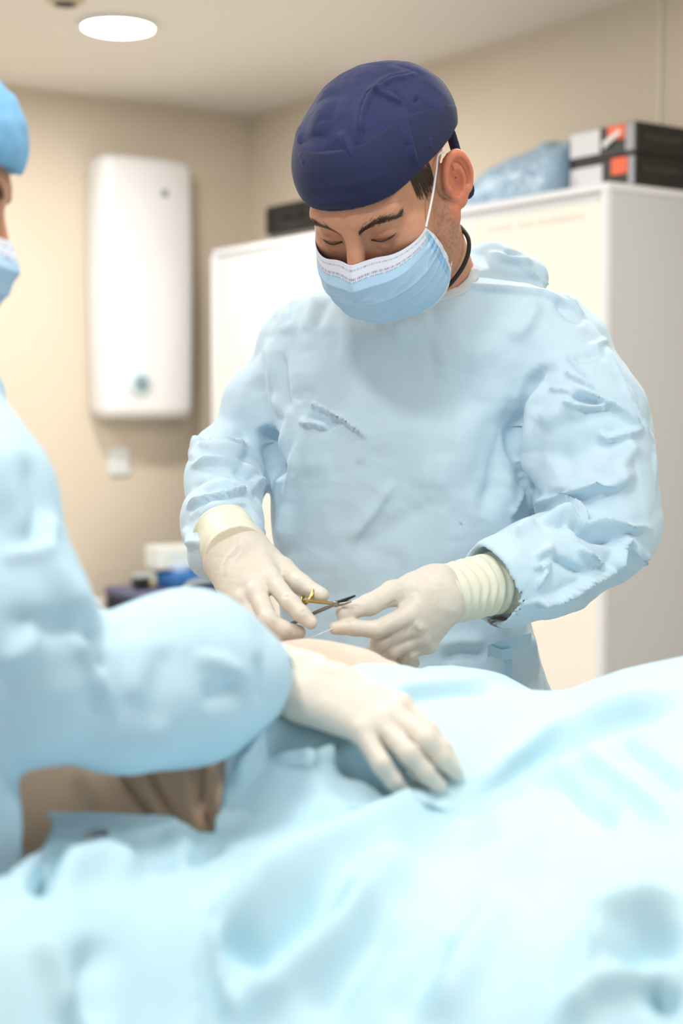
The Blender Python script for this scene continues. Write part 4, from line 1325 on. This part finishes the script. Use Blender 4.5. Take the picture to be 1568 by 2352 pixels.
V = folds(V, N, [(a_, b_, c_ * 1.7, d_) for a_, b_, c_, d_ in drape_strokes], gate=False)
V[:, 2] += .004 * (vnoise(V * A(9, 9, 0) + 4.2) - .5) + .002 * (ridged(V * A(20, 14, 0)) - .5)
ZF = V[:, 2].reshape(nx, ny).copy()
# opening in the drape over the abdomen, and the notch where the assistant stands
def inside(pt, poly):
    x, y = pt[:, 0], pt[:, 1]; r = np.zeros(len(pt), bool); j = len(poly) - 1
    for i in range(len(poly)):
        xi, yi = poly[i]; xj, yj = poly[j]
        c_ = ((yi > y) != (yj > y)) & (x < (xj - xi) * (y - yi) / (yj - yi + 1e-12) + xi)
        r ^= c_; j = i
    return r
h1 = P(490, 1922, 1.225); h2 = P(520, 1740, 1.305)
WIN = [(-2, 1.215), (-.235, 1.215), (-.17, 1.212), (-.14, 1.222), (h1[0] - .012, h1[1]), (h1[0], h1[1] + .008), (h2[0], h2[1]), (-.085, 1.315), (-.040, 1.345), (.010, 1.435), (.050, 1.515), (.088, 1.60), (.105, 1.66), (.11, 2.5), (-2, 2.5)]
NOTCH = [(-2, .975), (-.34, .975), (-.27, .998), (-.236, 1.05), (-.226, 1.12), (-.230, 1.18), (-.24, 1.22), (-2, 1.25)]
def snap(V, poly):
    """move the vertices nearest the cut onto it so that the hem is smooth"""
    P2 = np.array(poly)
    for s in range(len(P2)):
        a, b = P2[s], P2[(s + 1) % len(P2)]
        ab = b - a
        t = np.clip(((V[:, :2] - a) @ ab) / (ab @ ab), 0, 1)
        c_ = a + t[:, None] * ab
        m = np.linalg.norm(V[:, :2] - c_, axis=1) < .0028
        V[m, :2] = c_[m]
    return V
V = snap(V, WIN); V = snap(V, NOTCH)
cen_ = V[Q].mean(1)
kill = inside(cen_[:, :2], WIN) | inside(cen_[:, :2], NOTCH)
# irregular lower front edge
Q = Q[~kill]
used = np.zeros(len(V), bool); used[Q.ravel()] = True
mp = np.cumsum(used) - 1
DV = V[used]; DQ = mp[Q]
o = mk('surgical_drape', DV, DQ, M['drape'], None, solid=.0015)
setp(o, 'pale blue surgical drape spread in folds over the patient and table', 'drape')
ZG = ZF.copy()
for _k in range(3):
    for _ax in (0, 1):
        ZG = np.minimum(ZG, np.minimum(np.roll(ZG, 1, _ax), np.roll(ZG, -1, _ax)))
def lut_z(b):
    fx = np.clip((b[:, 0] - gx[0]) / (gx[1] - gx[0]), 0, nx - 1.001); fy = np.clip((b[:, 1] - gy[0]) / (gy[1] - gy[0]), 0, ny - 1.001)
    i = fx.astype(int); j = fy.astype(int); u = fx - i; v = fy - j
    return (ZG[i, j] * (1 - u) + ZG[i + 1, j] * u) * (1 - v) + (ZG[i, j + 1] * (1 - u) + ZG[i + 1, j + 1] * u) * v
def ray_cloth(px, py):
    o_ = A(0, 0, CAMZ); d = P(px, py, 1.0) - o_
    t = np.linspace(.9, 2.0, 441); p = o_ + t[:, None] * d
    dz = p[:, 2] - cloth_z(p[:, :2])
    k = np.nonzero(dz < 0)[0]
    return t[k[0]] if len(k) else 1.6

PAT = empty('person', (-.1, 1.485, .84), 'patient lying under the blue drape, folded bare skin showing in its opening', 'person')
def pat_sdf(p):
    x, y, z = p[:, 0], p[:, 1], p[:, 2]
    z = z - .016 * np.exp(-((x - .0) / .065) ** 4 - ((y - 1.62) / .075) ** 2)
    f = 1 - .42 * sstep(-.08, .22, x)
    ry = .235 - .03 * sstep(.0, .3, x) - .135 * sstep(-.30, -.46, x)
    k = np.sqrt(((y - 1.485 - .085 * sstep(-.30, -.46, x)) / ry) ** 2 + (np.where(z > .895, z - .895, (z - .895) * 2.6) / (.140 * f)) ** 2)
    d = (k - 1) * .12
    cz = lut_z(p[:, :2]) - .009
    inw = np.clip(sstep(-.10, -.06, x - np.interp(y, [1.22, 1.305, 1.345, 1.435, 1.515, 1.60, 1.66], [0, 0, .064, .115, .155, .193, .21]) + .0), 0, 1)
    d = np.where(x > -.13, np.maximum(d, (z - cz) - (1 - inw) * .2), d)
    return np.maximum(np.maximum(d, .832 - z), np.maximum(-.95 - x, x - .5))
V, Q = isosurface(pat_sdf, A(-.98, 1.2, .83), A(.55, 1.78, 1.06), .005)
V = relax(V, Q, 2, .5)
N = vnormals(V, Q)
crs = [
    ([(255, 1740), (285, 1790), (320, 1840), (360, 1885)], 7, -.011, 'r'), ([(330, 1750), (360, 1810), (405, 1885), (420, 1900)], 7, -.010, 'r'),
    ([(462, 1730), (460, 1800), (466, 1860), (492, 1920)], 6, -.010, 'r'),
    ([(300, 1745), (340, 1830), (385, 1890)], 12, .006, 'r'), ([(400, 1740), (430, 1830), (460, 1910)], 18, .008, 'r'),
    ([(500, 1740), (500, 1820), (505, 1900)], 12, .007, 'r'), ([(180, 1760), (220, 1820), (260, 1870)], 28, .005, 'r'),
    ([(700, 1500), (780, 1520), (860, 1508), (930, 1514)], 7, -.002, 'r'), ([(760, 1530), (840, 1535)], 6, -.002, 'r'),
]
V = folds(V, N, crs, gate=False)
c = np.tile(np.array(lin(210, 178, 150)), (len(V), 1))
nz = vnoise(V * 14)
c = c * (1 - .12 * nz[:, None]) * np.array([1, .985, .97])
pk = np.exp(-((V[:, 1] - 1.60) / .10) ** 2)
c = c * (1 - .8 * pk[:, None]) + np.array(lin(232, 208, 198)) * .8 * pk[:, None]
mk('body', V, Q, M['pskin'], PAT, cols=c)

# operating table hidden under the drape
e = empty('operating_table', (0.05, 1.5, 0), 'padded operating table standing under the blue drape', 'operating table')
EYE = np.eye(3)
MB().box((-.25, 1.50, .782), EYE, (.70, .16, .028), .01).build('pad', M['pad'], e, True)
MB().box((-.25, 1.50, .742), EYE, (.68, .15, .012), .004).build('frame', M['steel'], e)
MB().box((0.0, 1.50, .405), EYE, (.12, .10, .325), .02).build('column', M['frame'], e)
MB().box((0.0, 1.50, .045), EYE, (.38, .18, .042), .02).build('base', M['frame'], e)

# clamp lying on the drape
def on_cloth(px, py, lift):
    t = ray_cloth(px, py); return P(px, py, t - .004) + UZ * lift
e = empty('towel_clamp', tuple(on_cloth(220, 1936, 0)), 'small dark steel clamp lying on the drape by the hem', 'clamp')
MB().tube(spline([on_cloth(194, 1930, .006), on_cloth(196, 1942, .006), on_cloth(212, 1941, .006), on_cloth(214, 1932, .007), on_cloth(196, 1929, .006)], 6), .0011, 8).build('ring', M['steel'], e, True)
MB().tube(spline([on_cloth(212, 1940, .006), on_cloth(230, 1936, .007), on_cloth(248, 1933, .006)], 5), .0013, 8).build('shank', M['darksteel'], e, True)
MB().tube(spline([on_cloth(206, 1931, .007), on_cloth(226, 1928, .008), on_cloth(250, 1930, .006)], 5), .0011, 8).build('shank', M['steel'], e, True)

# ================================================================== the assistant
ASS = empty('person', (-.50, 1.20, 0), 'assistant at the left edge in light blue cap, gloved hand resting on the drape', 'person')
HA = Head(P(-30, 472, 1.34), -90, 26, .97)
AN1 = HA.w((0, -.09, -.15)) * A(1, 1, 0) + A(-.03, 0, HA.o[2] - .19)
def ass_body(p):
    d = head_sdf(HA.loc(p))
    d = smin(d, cone(p, HA.w((0, -.03, -.05)), AN1, .05, .06), .025)
    d = smin(d, ell(p, AN1 + A(-.02, 0, -.07), (.08, .14, .07)), .05)
    return d
V, Q = isosurface(ass_body, HA.o - A(.22, .2, .36), HA.o + A(.2, .2, .2), .0032)
mk('body', V, Q, M['skin'], ASS, cols=skin_cols(HA.loc(V), vnoise(V * 300)))
def acap(p):
    q = HA.loc(p)
    n = .006 * (ridged(q * A(24, 24, 20)) - .5) + .003 * (ridged(q * A(60, 60, 20)) - .5)
    d = cap_shell(q, 1.1) - .004 + n
    return np.maximum(d, -brim(q) + .004 * vnoise(q * 60))
V, Q = isosurface(acap, HA.o - .22, HA.o + .25, .0034)
o = mk('bouffant_cap', V, Q, M['bouffant'], ASS)
for sx in (1, -1):
    path = [A(.012 * sx, .098, .020), A(.026 * sx, .094, .0265), A(.042 * sx, .086, .0285), A(.056 * sx, .072, .0225)]
    strands(HA, path, 60, .010, 31 + sx, face_only, .0006, .003, (0, 0, .25)).build('eyebrow', M['hair'], ASS)
make_mask(HA, ASS, nu=140, nv=80)

aS, aE = P(-150, 880, 1.22), P(60, 1560, 1.14)
def ass_gown(p):
    z = p[:, 2]
    cx = np.interp(z, [.3, .8, 1.0, 1.2, 1.35, 1.45], [-.455, -.447, -.443, -.45, -.465, -.457]); a = np.interp(z, [.3, .8, 1.0, 1.2, 1.32, 1.40, 1.45], [.26, .215, .195, .175, .155, .12, .05])
    b = np.interp(z, [.3, .8, 1.0, 1.2, 1.34, 1.41, 1.45], [.17, .16, .15, .165, .17, .13, .05])
    cy = np.interp(z, [.3, 1.0, 1.2, 1.4], [1.12, 1.13, 1.16, 1.24])
    k = np.sqrt(((p[:, 0] - cx) / a) ** 2 + ((p[:, 1] - cy) / b) ** 2)
    d = np.maximum((k - 1) * np.minimum(a, b), np.maximum(.30 - z, z - 1.45))
    arm = cone(p, P(-210, 900, 1.20), P(-75, 1150, 1.17), .068, .066)
    arm = smin(arm, cone(p, P(-75, 1150, 1.17), P(5, 1420, 1.15), .066, .066), .03)
    arm = smin(arm, cone(p, P(5, 1420, 1.15), P(50, 1560, 1.15), .066, .062), .03)
    f = cone(p, P(60, 1590, 1.155), P(300, 1590, 1.20), .054, .058)
    f = smin(f, cone(p, P(300, 1590, 1.20), P(440, 1556, 1.25), .058, .0665), .03)
    f = smin(f, cone(p, P(440, 1556, 1.25), P(520, 1556, 1.285), .0665, .0560), .03)
    f = smin(f, cone(p, P(520, 1556, 1.285), P(604, 1562, 1.325), .0540, .032), .01)
    arm = smin(arm, f, .020)
    oth = cone(p, P(-150, 900, 1.40), P(-120, 1350, 1.45), .065, .06)
    d = smin(smin(d, oth, .03), arm, .012)
    cr = .006 * (ridged(p * A(9, 9, 8) + 2.1) - .5) + .003 * (ridged(p * A(22, 22, 18)) - .5)
    return (d + cr) * .85
V, Q = isosurface(ass_gown, A(-.78, .90, .28), A(-.02, 1.56, 1.5), .0055, lip=2.0)
V = relax(V, Q, 2, .5)
V = folds(V, vnormals(V, Q), [
    ([(0, 1420), (80, 1440), (190, 1440), (260, 1430)], 34, -.009, 'r'), ([(80, 1240), (140, 1330), (200, 1420)], 28, .008, 'r'),
    ([(170, 1440), (210, 1530), (250, 1630)], 16, .009, 'r'), ([(230, 1440), (215, 1510), (240, 1540)], 18, -.010, 'r'),
    ([(0, 1530), (60, 1490), (90, 1430)], 22, .009, 'r'), ([(300, 1450), (320, 1520), (300, 1620)], 24, .006, 'r'),
    ([(440, 1510), (510, 1520), (560, 1560)], 16, .006, 'r'), ([(460, 1600), (520, 1590), (560, 1570)], 26, -.007, 'r'),
    ([(380, 1480), (370, 1580), (360, 1680)], 26, -.005, 'r'), ([(0, 1000), (30, 1150), (60, 1250)], 26, .007, 'r'),
    ([(60, 1040), (90, 1160), (60, 1280)], 20, -.006, 'r'), ([(120, 1180), (100, 1260), (0, 1280)], 18, .007, 's'),
    ([(590, 1500), (605, 1560), (595, 1620)], 12, -.006, 'r'), ([(30, 1800), (45, 1900), (60, 2000)], 16, .006, 'r'), ([(0, 1800), (10, 1900), (15, 2040)], 14, -.006, 'r'),
])
o = mk('surgical_gown', V, Q, M['gown2'], ASS)
# hand: the finger tips rest on the cloth
def tip(px, py, lift): return P(px, py, ray_cloth(px, py + 10) - lift)
tp = [tip(1040, 1757, .004), tip(1046, 1774, .006), tip(1008, 1806, .006), tip(928, 1820, .006)]
def dd(v): return v[1] * CT - (v[2] - CAMZ) * ST
t0, t1, t2, t3 = [dd(t) for t in tp]
def PL(px, py, d, o_=.040): return P(px, py, min(d, ray_cloth(px, py) - o_))
wr_a = (PL(703, 1560, 1.385, .05), PL(690, 1606, 1.35, .05))
fa = [
    [PL(918, 1622, 1.405), PL(985, 1684, t0 + .012, .028), PL(1016, 1722, t0 + .004, .020), tp[0]],
    [PL(898, 1642, 1.385), PL(978, 1702, t1 - .012, .030), PL(1014, 1742, t1 - .010, .022), tp[1]],
    [PL(872, 1664, 1.365), PL(938, 1732, t2 - .014, .030), PL(974, 1774, t2 - .010, .022), tp[2]],
    [PL(832, 1680, 1.345), PL(876, 1756, t3 - .012, .028), PL(904, 1794, t3 - .008, .020), tp[3]]]
th_a = (PL(770, 1570, 1.415), PL(830, 1600, 1.435, .03), PL(880, 1640, 1.44, .025), PL(915, 1668, 1.44, .02))
GA = glove('glove', ASS, wr_a, fa, th_a, .034, h=.0018, slim=.0008)
cuff('cuff', GA, P(712, 1576, 1.372), P(612, 1560, 1.33), .0305, .0325, 3, .0012, h=.002, seed=5)
